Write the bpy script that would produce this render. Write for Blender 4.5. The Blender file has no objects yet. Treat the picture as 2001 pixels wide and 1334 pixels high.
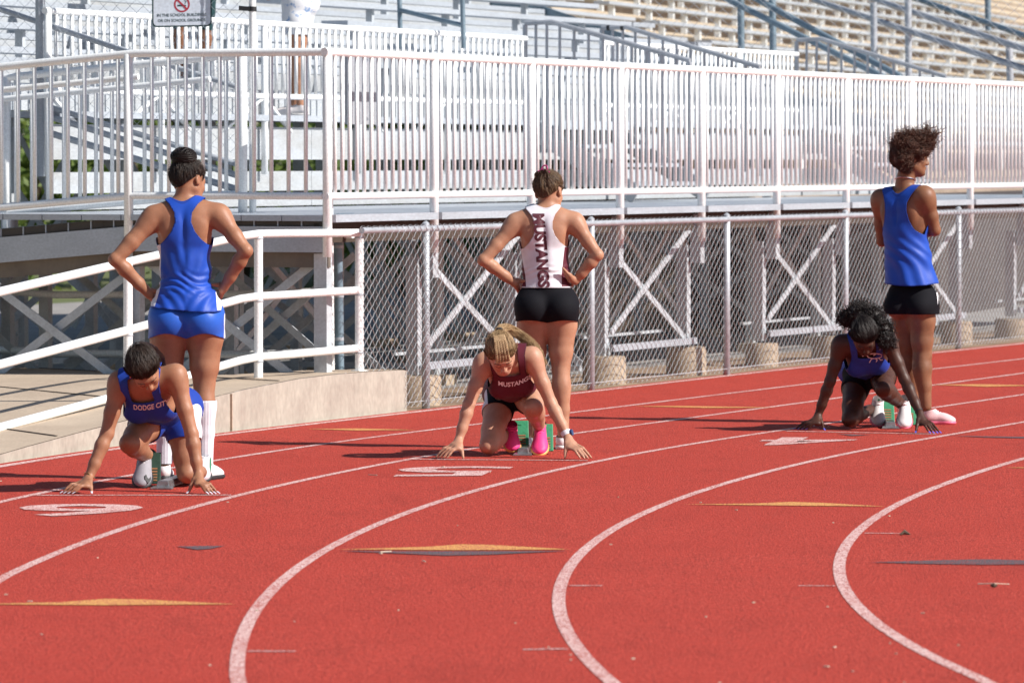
import bpy, bmesh, math, random
import numpy as np
from mathutils import Vector, Matrix
random.seed(7)
rng = np.random.default_rng(11)
SC = bpy.context.scene
COL = SC.collection

# ------------------------------------------------------------------ camera
FPX, HCAM, HOR = 10500.0, 1.66, 312.0          # focal length in px of a 2001 px wide frame, eye height, horizon row
PITCH = math.atan((667.0 - HOR) / FPX)
cam_d = bpy.data.cameras.new('camera'); cam = bpy.data.objects.new('camera', cam_d); COL.objects.link(cam)
cam.location = (0, 0, HCAM)
cam.rotation_euler = (math.pi / 2 - PITCH, 0, 0)
cam_d.sensor_width = 36.0
cam_d.lens = FPX / 2001.0 * 36.0
cam_d.clip_start = 0.5; cam_d.clip_end = 2000
cam_d.dof.use_dof = True; cam_d.dof.focus_distance = 29.5; cam_d.dof.aperture_fstop = 7.5
SC.camera = cam

# ------------------------------------------------------------------ sky and sun
SUN_EL = math.radians(38.0)
SUN_AZ = math.radians(-22.0)                    # measured from +X towards +Y: right of the camera, a little behind it
sd = Vector((math.cos(SUN_EL) * math.cos(SUN_AZ), math.cos(SUN_EL) * math.sin(SUN_AZ), math.sin(SUN_EL)))
W = bpy.data.worlds.new('World'); SC.world = W; W.use_nodes = True
wn = W.node_tree.nodes; bg = wn['Background']
sky = wn.new('ShaderNodeTexSky'); sky.sky_type = 'NISHITA'; sky.sun_disc = False
sky.sun_elevation = SUN_EL
sky.sun_rotation = math.atan2(sd.x, sd.y)
sky.air_density = 1.0; sky.dust_density = 0.6; sky.ozone_density = 1.0
W.node_tree.links.new(sky.outputs[0], bg.inputs[0]); bg.inputs[1].default_value = 0.072
sun_d = bpy.data.lights.new('sun', 'SUN'); sun = bpy.data.objects.new('sun', sun_d); COL.objects.link(sun)
sun_d.energy = 5.0; sun_d.angle = math.radians(0.5); sun_d.color = (1.0, 0.95, 0.89)
sun.rotation_euler = sd.to_track_quat('Z', 'Y').to_euler(); sun.location = (20, -5, 25)
SC.view_settings.view_transform = 'Standard'; SC.view_settings.look = 'None'
SC.view_settings.gamma = 1.0; SC.view_settings.use_curve_mapping = False
SC.view_settings.exposure = 0.45

# ------------------------------------------------------------------ helpers: place, mesh, object
def P(x, y, Y):
    """world point at depth Y that the survey of the photograph gives for column x, row y"""
    cp, sp = math.cos(PITCH), math.sin(PITCH)
    kx, ky = (x - 1000.5) / FPX, -(y - 667.0) / FPX
    d = (kx, cp + ky * sp, -sp + ky * cp)
    t = Y / d[1]
    return np.array((d[0] * t, Y, HCAM + d[2] * t))
def G(x, y, h=0.0):
    cp, sp = math.cos(PITCH), math.sin(PITCH)
    kx, ky = (x - 1000.5) / FPX, -(y - 667.0) / FPX
    d = (kx, cp + ky * sp, -sp + ky * cp)
    t = (h - HCAM) / d[2]
    return np.array((d[0] * t, d[1] * t, h))
def tag(o, label=None, cat=None, group=None, kind=None):
    if label: o['label'] = label
    if cat: o['category'] = cat
    if group: o['group'] = group
    if kind: o['kind'] = kind
    return o
def empty(name, loc, label=None, cat=None, group=None, rz=0.0):
    o = bpy.data.objects.new(name, None); COL.objects.link(o)
    o.location = loc; o.rotation_euler = (0, 0, rz); o.empty_display_size = 0.2
    return tag(o, label, cat, group)
def link(name, me, mat=None, parent=None, smooth=False):
    o = bpy.data.objects.new(name, me); COL.objects.link(o)
    if mat is not None and len(me.materials) == 0: me.materials.append(mat)
    if smooth and len(me.polygons):
        me.polygons.foreach_set('use_smooth', [True] * len(me.polygons))
    if parent is not None:
        o.parent = parent
        o.matrix_parent_inverse = Matrix.LocRotScale(parent.location, parent.rotation_euler, parent.scale).inverted() if parent.parent is None else Matrix.Identity(4)
        if parent.parent is not None:
            pp = parent.parent
            o.matrix_parent_inverse = (Matrix.LocRotScale(pp.location, pp.rotation_euler, pp.scale) @ parent.matrix_parent_inverse @ Matrix.LocRotScale(parent.location, parent.rotation_euler, parent.scale)).inverted()
    return o
class MB:
    def __init__(s): s.v = []; s.f = []
    def add(s, vs, fs):
        k = len(s.v); s.v += [tuple(map(float, v)) for v in vs]; s.f += [tuple(i + k for i in f) for f in fs]; return s
    def hexa(s, p):      # 8 points: bottom ring 0-3, top ring 4-7
        return s.add(p, [(3, 2, 1, 0), (4, 5, 6, 7), (0, 1, 5, 4), (1, 2, 6, 5), (2, 3, 7, 6), (3, 0, 4, 7)])
    def box(s, lo, hi):
        (a, b, c), (d, e, f) = lo, hi
        return s.hexa([(a, b, c), (d, b, c), (d, e, c), (a, e, c), (a, b, f), (d, b, f), (d, e, f), (a, e, f)])
    def tube(s, pts, r, n=8, cap=True, r2=None):
        pts = [np.array(p, float) for p in pts]; m = len(pts); k = len(s.v)
        rs = r if hasattr(r, '__len__') else [r + ((r2 if r2 is not None else r) - r) * i / max(1, m - 1) for i in range(m)]
        up = np.array((0, 0, 1.0)); prev = None
        for i, p in enumerate(pts):
            d = pts[min(i + 1, m - 1)] - pts[max(i - 1, 0)]; L = np.linalg.norm(d); d = d / L if L > 1e-9 else up
            if prev is None:
                ref = up if abs(d[2]) < .9 else np.array((1.0, 0, 0)); a = np.cross(d, ref)
            else:
                a = prev - d * prev.dot(d)
            a /= max(1e-9, np.linalg.norm(a)); prev = a; b = np.cross(d, a)
            for j in range(n):
                t = 2 * math.pi * j / n
                s.v.append(tuple(p + rs[i] * (math.cos(t) * a + math.sin(t) * b)))
        for i in range(m - 1):
            for j in range(n):
                q = (j + 1) % n
                s.f.append((k + i * n + j, k + i * n + q, k + (i + 1) * n + q, k + (i + 1) * n + j))
        if cap:
            s.f.append(tuple(k + j for j in reversed(range(n)))); s.f.append(tuple(k + (m - 1) * n + j for j in range(n)))
        return s
    def bar(s, p, q, w, h, up=(0, 0, 1)):
        p, q, up = np.array(p, float), np.array(q, float), np.array(up, float)
        d = q - p; d /= np.linalg.norm(d); a = np.cross(d, up); a /= np.linalg.norm(a); b = np.cross(a, d)
        c = lambda o, i, j: o + a * w / 2 * i + b * h / 2 * j
        return s.hexa([c(p, -1, -1), c(p, 1, -1), c(q, 1, -1), c(q, -1, -1), c(p, -1, 1), c(p, 1, 1), c(q, 1, 1), c(q, -1, 1)])
    def mesh(s, name):
        me = bpy.data.meshes.new(name); me.from_pydata(s.v, [], s.f); me.update(); return me
    def build(s, name, mat, parent=None, smooth=False, bevel=0.0):
        me = s.mesh(name)
        if bevel:
            bm = bmesh.new(); bm.from_mesh(me); bmesh.ops.recalc_face_normals(bm, faces=bm.faces)
            bmesh.ops.bevel(bm, geom=bm.edges[:], offset=bevel, segments=2, affect='EDGES', profile=.6); bm.to_mesh(me); bm.free()
        o = link(name, me, mat, parent, smooth)
        if smooth:
            try: me.set_sharp_from_angle(angle=math.radians(40))
            except Exception: pass
        return o
def tube_mesh(r, n=10):
    """unit-length vertical tube, used with object scale; shared by repeated posts and balusters"""
    return MB().tube([(0, 0, 0), (0, 0, 1)], r, n).mesh('tube')
def place_tube(name, me, p, q, mat, parent):
    """a shared unit tube set between two points"""
    p, q = Vector(p), Vector(q); d = q - p
    o = bpy.data.objects.new(name, me); COL.objects.link(o)
    if len(me.materials) == 0: me.materials.append(mat)
    if not me.polygons[0].use_smooth:
        me.polygons.foreach_set('use_smooth', [len(f.vertices) == 4 for f in me.polygons])
    m = Matrix.LocRotScale(p, d.to_track_quat('Z', 'Y'), Vector((1, 1, d.length)))
    o.parent = parent
    o.matrix_parent_inverse = Matrix.Translation(parent.location).inverted()
    o.matrix_basis = m
    return o

# ------------------------------------------------------------------ materials
def mat(name, col, rough=.6, metal=0.0, spec=.5):
    m = bpy.data.materials.new(name); m.use_nodes = True
    b = m.node_tree.nodes['Principled BSDF']
    b.inputs['Base Color'].default_value = (*col, 1); b.inputs['Roughness'].default_value = rough
    b.inputs['Metallic'].default_value = metal; b.inputs['Specular IOR Level'].default_value = spec
    return m, m.node_tree.nodes, m.node_tree.links, b
def noise(N, L, scale, detail=4, rough=.55, coord='Object', vec=None, dim='3D'):
    t = N.new('ShaderNodeTexNoise'); t.inputs['Scale'].default_value = scale
    t.inputs['Detail'].default_value = detail; t.inputs['Roughness'].default_value = rough
    if vec is None:
        c = N.new('ShaderNodeTexCoord'); vec = c.outputs[coord]
    L.new(vec, t.inputs['Vector']); return t.outputs['Fac']
def geopos(N):
    return N.new('ShaderNodeNewGeometry').outputs['Position']
def ramp(N, L, fac, stops):
    r = N.new('ShaderNodeValToRGB'); L.new(fac, r.inputs[0]); e = r.color_ramp.elements
    while len(e) < len(stops): e.new(.5)
    for k, (p, c) in enumerate(stops): e[k].position = p; e[k].color = (*c, 1) if len(c) == 3 else c
    return r.outputs[0]
def mixc(N, L, fac, a, b, mode='MIX'):
    m = N.new('ShaderNodeMix'); m.data_type = 'RGBA'; m.blend_type = mode
    for sock, val in ((m.inputs[0], fac), (m.inputs[6], a), (m.inputs[7], b)):
        if hasattr(val, 'is_output'): L.new(val, sock)
        elif isinstance(val, (int, float)): sock.default_value = val
        else: sock.default_value = (*val, 1)
    return m.outputs[2]
def bump(N, L, b, h, strength=.3, dist=.01):
    n = N.new('ShaderNodeBump'); n.inputs['Strength'].default_value = strength; n.inputs['Distance'].default_value = dist
    L.new(h, n.inputs['Height']); L.new(n.outputs[0], b.inputs['Normal']); return n
def scale_vec(N, L, vec, s):
    m = N.new('ShaderNodeMapping'); L.new(vec, m.inputs[0]); m.inputs['Scale'].default_value = s; return m.outputs[0]
def worn(name, base, dirt, rough=.5, metal=0.0, s1=3, s2=40, lo=.42, hi=.72, bstr=.05, pos=True, stretch=(1, 1, 1)):
    """a plain colour with soft stains and a finer mottle; world-space so that copies differ"""
    m, N, L, b = mat(name, base, rough, metal)
    v = scale_vec(N, L, geopos(N), stretch) if pos else scale_vec(N, L, N.new('ShaderNodeTexCoord').outputs['Object'], stretch)
    n1 = noise(N, L, s1, 5, .6, vec=v); n2 = noise(N, L, s2, 3, .5, vec=v)
    c = ramp(N, L, n1, [(lo, base), (hi, dirt)])
    k = ramp(N, L, n2, [(.3, (.86, .86, .86)), (.7, (1.08, 1.08, 1.08))])
    L.new(mixc(N, L, 1.0, c, k, 'MULTIPLY'), b.inputs['Base Color'])
    L.new(ramp(N, L, n2, [(.3, (rough * .8,) * 3), (.7, (min(1, rough * 1.2),) * 3)]), b.inputs['Roughness'])
    if bstr: bump(N, L, b, n2, bstr, .004)
    return m
M = {}
# running surface: bound rubber granules
def granules(name, base, dark, light, patch):
    m, N, L, b = mat(name, base, .92, 0, .25)
    pos = geopos(N)
    g = N.new('ShaderNodeTexVoronoi'); g.inputs['Scale'].default_value = 105; L.new(pos, g.inputs['Vector'])
    sep = N.new('ShaderNodeSeparateColor'); L.new(g.outputs['Color'], sep.inputs[0])
    c1 = ramp(N, L, sep.outputs[0], [(.0, dark), (.16, dark), (.2, base), (.8, base), (.93, light)])
    f2 = noise(N, L, 45, 4, .7, vec=pos)
    c2 = mixc(N, L, 1.0, c1, ramp(N, L, f2, [(.3, (.72, .72, .72)), (.5, (1, 1, 1)), (.72, (1.22, 1.2, 1.2))]), 'MULTIPLY')
    f3 = noise(N, L, .55, 6, .65, vec=pos)
    c3 = mixc(N, L, ramp(N, L, f3, [(.38, (0, 0, 0)), (.7, (.7, .7, .7))]), c2, patch)
    f4 = noise(N, L, 3.2, 5, .7, vec=scale_vec(N, L, pos, (1, .35, 1)))
    c3 = mixc(N, L, 1.0, c3, ramp(N, L, f4, [(.28, (.86, .84, .84)), (.45, (1, 1, 1)), (.75, (1.07, 1.06, 1.06))]), 'MULTIPLY')
    L.new(c3, b.inputs['Base Color'])
    bump(N, L, b, g.outputs['Distance'], .9, .006)
    return m
M['track'] = granules('red_rubber_granules', (.425, .046, .029), (.23, .023, .015), (.52, .078, .052), (.385, .039, .024))
def paint(name, col, under, wear):
    m, N, L, b = mat(name, col, .85, 0, .3)
    pos = geopos(N)
    g = N.new('ShaderNodeTexVoronoi'); g.inputs['Scale'].default_value = 120; L.new(pos, g.inputs['Vector'])
    sep = N.new('ShaderNodeSeparateColor'); L.new(g.outputs['Color'], sep.inputs[0])
    n = noise(N, L, 1.7, 4, .6, vec=pos)
    ad = N.new('ShaderNodeMath'); ad.operation = 'MULTIPLY_ADD'; L.new(n, ad.inputs[0]); ad.inputs[1].default_value = .9; L.new(sep.outputs[0], ad.inputs[2])
    L.new(ramp(N, L, ad.outputs[0], [(wear, under), (wear + .12, col), (1.0, col)]), b.inputs['Base Color'])
    bump(N, L, b, g.outputs['Distance'], .8, .006)
    return m
M['line_white'] = paint('worn_white_line_paint', (.70, .49, .46), (.44, .11, .09), .76)
M['line_yellow'] = paint('worn_yellow_line_paint', (.66, .33, .10), (.46, .10, .07), .66)
M['line_black'] = paint('worn_grey_line_paint', (.11, .085, .095), (.33, .055, .05), .55)
M['concrete'] = worn('warm_concrete', (.50, .40, .30), (.40, .31, .23), .9, s1=1.6, s2=55, lo=.35, hi=.75, bstr=.3)
M['concrete_wall'] = worn('stained_concrete_wall', (.42, .38, .32), (.33, .285, .24), .92, s1=4.5, s2=30, lo=.36, hi=.74, bstr=.35, stretch=(1, 1, .7))
M['footing'] = worn('rough_footing_concrete', (.42, .33, .24), (.28, .21, .15), .95, s1=6, s2=70, bstr=.6)
M['dirt'] = worn('dry_dirt', (.34, .24, .16), (.22, .15, .10), .97, s1=2, s2=60, bstr=.6)
M['under_ground'] = worn('grey_gravelly_ground', (.32, .30, .28), (.22, .21, .20), .97, s1=2, s2=70, bstr=.6)
M['grass'] = worn('dry_lawn', (.10, .13, .04), (.16, .15, .06), .97, s1=1.5, s2=50, bstr=.5)
M['white'] = worn('white_powder_coat', (.87, .89, .89), (.78, .79, .77), .38, s1=4, s2=90, lo=.5, hi=.85, bstr=.02)
M['alu'] = worn('mill_aluminium_plank', (.45, .49, .54), (.37, .40, .44), .5, .15, s1=2.5, s2=60, lo=.35, hi=.8, bstr=.05, stretch=(1, .25, 1.5))
M['alu_old'] = worn('weathered_aluminium_riser', (.44, .47, .50), (.36, .36, .35), .6, .1, s1=2.2, s2=50, lo=.42, hi=.78, bstr=.08, stretch=(1, .3, 2))
M['galv'] = worn('galvanised_steel', (.47, .50, .54), (.36, .38, .41), .5, .35, s1=9, s2=80, lo=.35, hi=.7, bstr=.06)
M['galv_frame'] = worn('galvanised_frame_angle', (.54, .58, .62), (.40, .42, .44), .6, .15, s1=5, s2=60, lo=.35, hi=.7, bstr=.06)
M['wire'] = worn('galvanised_wire', (.60, .63, .66), (.48, .50, .53), .45, .2, s1=14, s2=120, bstr=0)
M['tape'] = mat('black_electrical_tape', (.02, .02, .022), .5)[0]
M['blue_steel'] = worn('blue_grey_pipe', (.22, .30, .36), (.15, .21, .26), .45, .3, s1=6, s2=60, bstr=.03)
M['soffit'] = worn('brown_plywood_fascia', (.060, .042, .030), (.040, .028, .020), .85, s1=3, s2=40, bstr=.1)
M['ramp_fascia'] = worn('grey_brown_ramp_fascia', (.17, .145, .12), (.12, .10, .085), .8, s1=3, s2=40, bstr=.1)
M['gap_shade'] = worn('painted_gap_shade', (.07, .06, .05), (.045, .04, .035), .8, s1=8, s2=60, bstr=.1)  # colour stands in for the shade in the hollow plank ends
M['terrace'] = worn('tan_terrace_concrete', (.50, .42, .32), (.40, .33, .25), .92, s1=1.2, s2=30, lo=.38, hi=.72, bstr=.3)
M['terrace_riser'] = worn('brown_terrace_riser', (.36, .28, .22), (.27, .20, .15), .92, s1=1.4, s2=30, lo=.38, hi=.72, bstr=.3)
M['shade_wall'] = worn('wall_painted_shade', (.075, .06, .055), (.05, .04, .04), .95, s1=2, s2=40, bstr=.3)  # shade below the stand, put into the wall colour as dark brown
M['sign_blue'] = worn('grey_blue_sign_face', (.62, .68, .76), (.55, .60, .68), .4, s1=3, s2=60, bstr=0)
M['ink'] = mat('dark_green_sign_ink', (.02, .055, .06), .5)[0]
M['sign_red'] = mat('sign_red_ink', (.38, .03, .05), .5)[0]
M['bark'] = worn('grey_brown_bark', (.12, .09, .06), (.07, .05, .035), .95, s1=8, s2=60, bstr=.6)
def leafmat(name, a, b_, c):
    m, N, L, b = mat(name, a, .55, 0, .4)
    oi = N.new('ShaderNodeTexCoord')
    n = noise(N, L, 4.5, 3, .6, vec=geopos(N))
    L.new(ramp(N, L, n, [(.3, a), (.5, b_), (.7, c)]), b.inputs['Base Color'])
    b.inputs['Transmission Weight'].default_value = 0
    tr = N.new('ShaderNodeBsdfTranslucent'); tr.inputs[0].default_value = (*c, 1)
    mx = N.new('ShaderNodeMixShader'); mx.inputs[0].default_value = .35
    L.new(b.outputs[0], mx.inputs[1]); L.new(tr.outputs[0], mx.inputs[2]); L.new(mx.outputs[0], N['Material Output'].inputs[0])
    return m
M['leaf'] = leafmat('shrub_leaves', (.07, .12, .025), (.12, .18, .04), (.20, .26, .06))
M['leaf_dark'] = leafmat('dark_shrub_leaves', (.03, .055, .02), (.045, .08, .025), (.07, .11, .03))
# ================================================================== SETTING
# ---- ground sheets
def sheet(name, pts, z, m, parent=None):
    return MB().add([(x, y, z) for x, y in pts], [tuple(range(len(pts)))]).build(name, m, parent)
tag(sheet('ground', [(-400, -60), (400, -60), (400, 900), (-400, 900)], -0.03, M['grass']), 'dry ground stretching away behind the stands', kind='structure')
# ---- oval track: a bend that runs into a straight
TC = np.array((32.695, 19.951)); TA = .37681
TU = np.array((math.sin(TA), math.cos(TA))); TN = np.array((-math.cos(TA), math.sin(TA)))
LANES = {'o': (36.638, -4.4, 16.3, (-6.58e-05, .0004804, .0083031, .0045895)),
         'z': (35.677, -7.1, 12.7, (-6.93e-05, .0002609, .0005577, -.0088759)),
         'a': (34.702, -11.7, 9.8, (-4.46e-05, .0003101, .005253, -.0099785)),
         'b': (33.644, -16.1, 5.3, (-4.29e-05, -.0001223, .0063094, .0004867)),
         'c': (32.515, -16.3, 2.2, (7.05e-05, .0018592, .0123622, .0064367)),
         'd': (31.391, -16.3, -2.0, (.0003002, .0076793, .058431, .1412154))}
def tpos(t, R):
    if t > 0: return TC + TN * R + TU * t
    a = t / 35.0
    return TC + (TN * math.cos(a) + TU * math.sin(a)) * R
def lane_R(k, t):
    R, t0, t1, c = LANES[k]; q = min(max(t, t0), t1)
    return R + ((c[0] * q + c[1]) * q + c[2]) * q + c[3]
def lane_pt(k, t, off=0.0): return tpos(t, lane_R(k, t) + off)
ts = [-60 + i * .5 for i in range(120)] + [i * 1.0 for i in range(0, 90)]
tr = MB()
outer = [lane_pt('o', t, .10) for t in ts]
inner = [tpos(t, 18.0) for t in ts]
vv = [(p[0], p[1], 0.0) for p in outer] + [(p[0], p[1], 0.0) for p in inner]
n_ = len(ts)
tr.add(vv, [(i, i + n_, i + 1 + n_, i + 1) for i in range(n_ - 1)])
track = tr.build('running_track', M['track']); tag(track, 'red rubber running track with lanes curving through the bend', kind='structure')
def ribbon(name, pts_l, pts_r, z, m, parent=track):
    n = len(pts_l)
    return MB().add([(p[0], p[1], z) for p in pts_l] + [(p[0], p[1], z) for p in pts_r],
                    [(i + 1, i, i + n, i + 1 + n) for i in range(n - 1)]).build(name, m, parent)
tl = [-40 + i * .25 for i in range(161)] + [i * .5 for i in range(1, 90)]
for k, w in (('o', .07), ('z', .05), ('a', .05), ('b', .05), ('c', .05), ('d', .05)):
    ribbon('lane_line', [lane_pt(k, t, w / 2) for t in tl], [lane_pt(k, t, -w / 2) for t in tl], .002, M['line_white'])
for j in range(1, 4):
    ribbon('lane_line', [tpos(t, 31.39 - 1.1 * j + .025) for t in tl], [tpos(t, 31.39 - 1.1 * j - .025) for t in tl], .002, M['line_white'])
def quadmark(name, px, m, z=.003):
    pts = [G(x, y) for x, y in px]
    return MB().add([(p[0], p[1], z) for p in pts], [tuple(range(len(pts)))]).build(name, m, track)
def seg(name, x0, y0, x1, y1, depth, m, z=.003):
    p, q = G(x0, y0)[:2], G(x1, y1)[:2]; d = (q - p) / np.linalg.norm(q - p); nn = np.array((-d[1], d[0])) * depth / 2
    return MB().add([(*(p - nn), z), (*(q - nn), z), (*(q + nn), z), (*(p + nn), z)], [(0, 1, 2, 3)]).build(name, m, track)
seg('start_line', 64, 968, 452, 967.5, .05, M['line_white'])
seg('start_line', 795, 897.5, 1148, 900, .05, M['line_white'])
seg('start_line', 1536, 842.5, 1830, 848.5, .05, M['line_white'])
for a in ((484, 1272.5, 578, 1273), (1022, 1269.5, 1110, 1268), (1112, 1144.5, 1178, 1144.5), (1560, 1144.5, 1632, 1145), (1690, 1042, 1762, 1042.5)):
    seg('tick_mark', *a, .03, M['line_white'])
def arrowmark(x0, x1, xm, y0, ym0, ym1, y1, m):
    """long thin triangle painted across a lane: tips at both lane lines, thickest in the middle"""
    top = [(x0, y0)] + [(x0 + (x1 - x0) * t, (y0 + (ym0 - y0) * min(1, (t / ((xm - x0) / (x1 - x0))) if t < (xm - x0) / (x1 - x0) else (1 - t) / (1 - (xm - x0) / (x1 - x0))))) for t in (.25, .5, .75)] + [(x1, y0)]
    bot = [(x1, y1), (xm, ym1), (x0, y1)]
    return top + bot
quadmark('exchange_mark', [(660, 1074), (830, 1069), (900, 1064), (960, 1065), (1115, 1074), (900, 1075.5)], M['line_yellow'])
quadmark('exchange_mark', [(665, 1077), (860, 1077.5), (1110, 1077), (960, 1084), (870, 1086)], M['line_black'])
quadmark('exchange_mark', [(-60, 1181), (120, 1177), (205, 1170.5), (280, 1172), (462, 1181), (205, 1183)], M['line_yellow'])
quadmark('exchange_mark', [(1335, 986), (1480, 984), (1545, 981), (1610, 983), (1730, 990), (1560, 988.5)], M['line_yellow'])
quadmark('exchange_mark', [(1700, 1099), (1830, 1095), (1925, 1093), (2030, 1096), (2200, 1101), (1925, 1104), (1800, 1102)], M['line_black'])
quadmark('exchange_mark', [(345, 1068), (390, 1067), (440, 1067), (410, 1073), (385, 1074.5)], M['line_black'])
quadmark('exchange_mark', [(1860, 852), (2010, 854), (2010, 857), (1930, 855)], M['line_black'])
quadmark('exchange_mark', [(1635, 848), (1670, 849), (1700, 850), (1665, 852)], M['line_black'])
quadmark('exchange_mark', [(600, 838.5), (700, 837.5), (815, 840.5), (700, 841.5)], M['line_yellow'])
quadmark('exchange_mark', [(1240, 794), (1340, 793.5), (1520, 796.5), (1380, 797.5)], M['line_yellow'])
quadmark('exchange_mark', [(1820, 752), (1920, 751), (2030, 753.5), (1930, 756)], M['line_yellow'])
quadmark('exchange_mark', [(1965, 914), (2030, 913), (2030, 916)], M['line_yellow'])
# lane numbers: painted to be read by the runners, so upside down from here
def font_mesh(txt, size=1.0, sub=0, bold=0.0):
    cu = bpy.data.curves.new('txt', 'FONT'); cu.body = txt; cu.size = size; cu.align_x = 'CENTER'; cu.align_y = 'CENTER'
    cu.offset = bold; cu.resolution_u = 3
    o = bpy.data.objects.new('txt', cu); COL.objects.link(o)
    dg = bpy.context.evaluated_depsgraph_get(); me = bpy.data.meshes.new_from_object(o.evaluated_get(dg))
    bpy.data.objects.remove(o); bpy.data.curves.remove(cu)
    V = np.array([v.co[:] for v in me.vertices]).reshape(-1, 3); F = [tuple(p.vertices) for p in me.polygons]
    bpy.data.meshes.remove(me)
    return V, F
def lane_number(ch, corners):
    """corners: image positions of the digit's box: near-left, near-right, far-right, far-left"""
    V, F = font_mesh(ch, 1.0, bold=.018)
    lo, hi = V.min(0), V.max(0); q = (V - lo) / np.maximum(hi - lo, 1e-6)
    c = [G(*p)[:2] for p in corners]
    pts = []
    for a, b_, _ in q:
        a, b_ = 1 - a, 1 - b_            # turned half round
        pts.append((*((1 - b_) * ((1 - a) * c[0] + a * c[1]) + b_ * ((1 - a) * c[3] + a * c[2])), .0032))
    # a stencil bridge is left bare by dropping nothing: the worn paint does that
    F = [f[::-1] if False else f for f in F]
    return MB().add(pts, F).build('lane_number', M['line_white'], track)
lane_number('6', [(18, 1010), (262, 1007), (290, 985), (45, 985)])
lane_number('5', [(750, 931.5), (968, 929.5), (1006, 911.5), (790, 911.5)])
lane_number('4', [(1466, 870.5), (1640, 868.5), (1692, 855), (1500, 855)])

# ---- bare strip beyond the outer line, under the fence and the stands
strip_o = [lane_pt('o', t, .10) for t in ts]; strip_far = [tpos(t, 36.64 + 1.3) for t in ts]
MBs = MB().add([(p[0], p[1], -.006) for p in strip_o] + [(p[0], p[1], -.006) for p in strip_far], [(i + 1, i, i + n_, i + 1 + n_) for i in range(n_ - 1)])
tag(MBs.build('dirt_verge', M['dirt']), 'dry dirt verge between track and chain link fence', kind='structure')
BA = .372
BU = np.array((math.sin(BA), math.cos(BA))); BN = np.array((-math.cos(BA), math.sin(BA)))
BO = np.array((-1.194, 34.77))
def BW(a, b, h):
    p = BO + BU * a + BN * b
    return np.array((p[0], p[1], h))
def a_at(x, b):
    k = (x - 1000.5) / FPX; p = BO + BN * b
    return (k * p[1] - p[0]) / (BU[0] - k * BU[1])
def b_at(x, a):
    k = (x - 1000.5) / FPX; p = BO + BU * a
    return (k * p[1] - p[0]) / (BN[0] - k * BN[1])
def h_at(x, y, a, b):
    w = BW(a, b, 0); return float(P(x, y, w[1])[2])
def bbox(a0, a1, b0, b1, h0, h1):
    """box in stand coordinates (along, back, up)"""
    return [BW(a0, b0, h0), BW(a1, b0, h0), BW(a1, b1, h0), BW(a0, b1, h0), BW(a0, b0, h1), BW(a1, b0, h1), BW(a1, b1, h1), BW(a0, b1, h1)]
sheetpts = [BW(-14, .35, 0)[:2], BW(60, .35, 0)[:2], BW(60, 14, 0)[:2], BW(-14, 14, 0)[:2]]
tag(sheet('under_stand_ground', sheetpts, -.015, M['under_ground']), 'shaded grey ground under the metal stand', kind='structure')

# ---- concrete apron with a low wall along the track (a ramp that meets the track on the left)
ap_t = [-14, -9, -7.5, -6.2, -5.2, -4.4, -3.6, -2.8, -2.0, -1.2, -.4, .4, 1.0, 1.55, 1.9, 2.15, 2.28, 2.36]
def ap_h(t):
    xs = [-14, -6.2, -5.2, -4.4, -2.0, -.6, .6, 1.55, 2.15, 2.28, 2.36]; hs = [.005, .005, .012, .03, .15, .24, .29, .285, .275, .265, .24]
    return float(np.interp(t, xs, hs))
front = [(*lane_pt('o', t, .13 + (.0 if t < 2.2 else .02 if t < 2.3 else .08)), ap_h(t)) for t in ap_t]
bk_y = 36.7
back = []
for i, t in enumerate(ap_t):
    f = np.array(front[i][:2]); d = np.array((-.93, .37)); far = 2.2 if t > -6 else 5.0
    k = min(far * 3, max(.9, (bk_y - f[1]) / .55)) if t < .6 else 1.2
    q = f + np.array((-.55, .835)) * max(1.0, (bk_y - f[1]) / .835) if t < .9 else f + np.array((-.93, .37)) * (1.3 if t < 1.2 else .45 if t < 1.6 else .30)
    back.append((q[0], q[1], (ap_h(t) if t > 1.2 else .235) if t > -9 else .22))
apron_root = empty('concrete_apron', (front[6][0], front[6][1], 0), 'curved pale concrete ramp slab beside the track at the left', 'ramp')
ap = MB(); n = len(front); nb = 6
rows_ = [[np.array(front[i]) * (1 - j / nb) + np.array(back[i]) * (j / nb) for j in range(nb + 1)] for i in range(n)]
vs = [p for r in rows_ for p in r]
ap.add(vs, [(i * (nb + 1) + j, (i + 1) * (nb + 1) + j, (i + 1) * (nb + 1) + j + 1, i * (nb + 1) + j + 1) for i in range(n - 1) for j in range(nb)])
ap.build('slab', M['concrete'], apron_root)
wl = MB()
fr = front
lip = .012
wl.add([(p[0], p[1], -.03) for p in fr] + [(p[0], p[1], p[2] - .003) for p in fr], [(i, i + 1, i + 1 + n, i + n) for i in range(n - 1)])
e0, e1 = np.array(front[-1]), np.array(back[-1])
wl.add([(e0[0], e0[1], -.03), (e1[0], e1[1], -.03), (e1[0], e1[1], e1[2]), (e0[0], e0[1], e0[2] - .003)], [(0, 1, 2, 3)])
wl.build('kerb_wall', M['concrete_wall'], apron_root)
for t in (-.62,):                      # vertical joints in the kerb wall
    q = lane_pt('o', t, .128); MB().bar((q[0], q[1], .0), (q[0], q[1], ap_h(t) - .01), .03, .006, up=(*TU, 0)).build('wall_joint', M['concrete'], apron_root)
for t in (-3.1, -1.3, .2):                       # joints in the slab: thin recessed strips
    f = np.array((*lane_pt('o', t, .17), ap_h(t) + .003)); i = min(range(n), key=lambda q: abs(ap_t[q] - t)); b_ = np.array(back[i]) + (0, 0, .003)
    MB().bar(f, b_, .012, .004).build('slab_joint', M['soffit'], apron_root)

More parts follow.
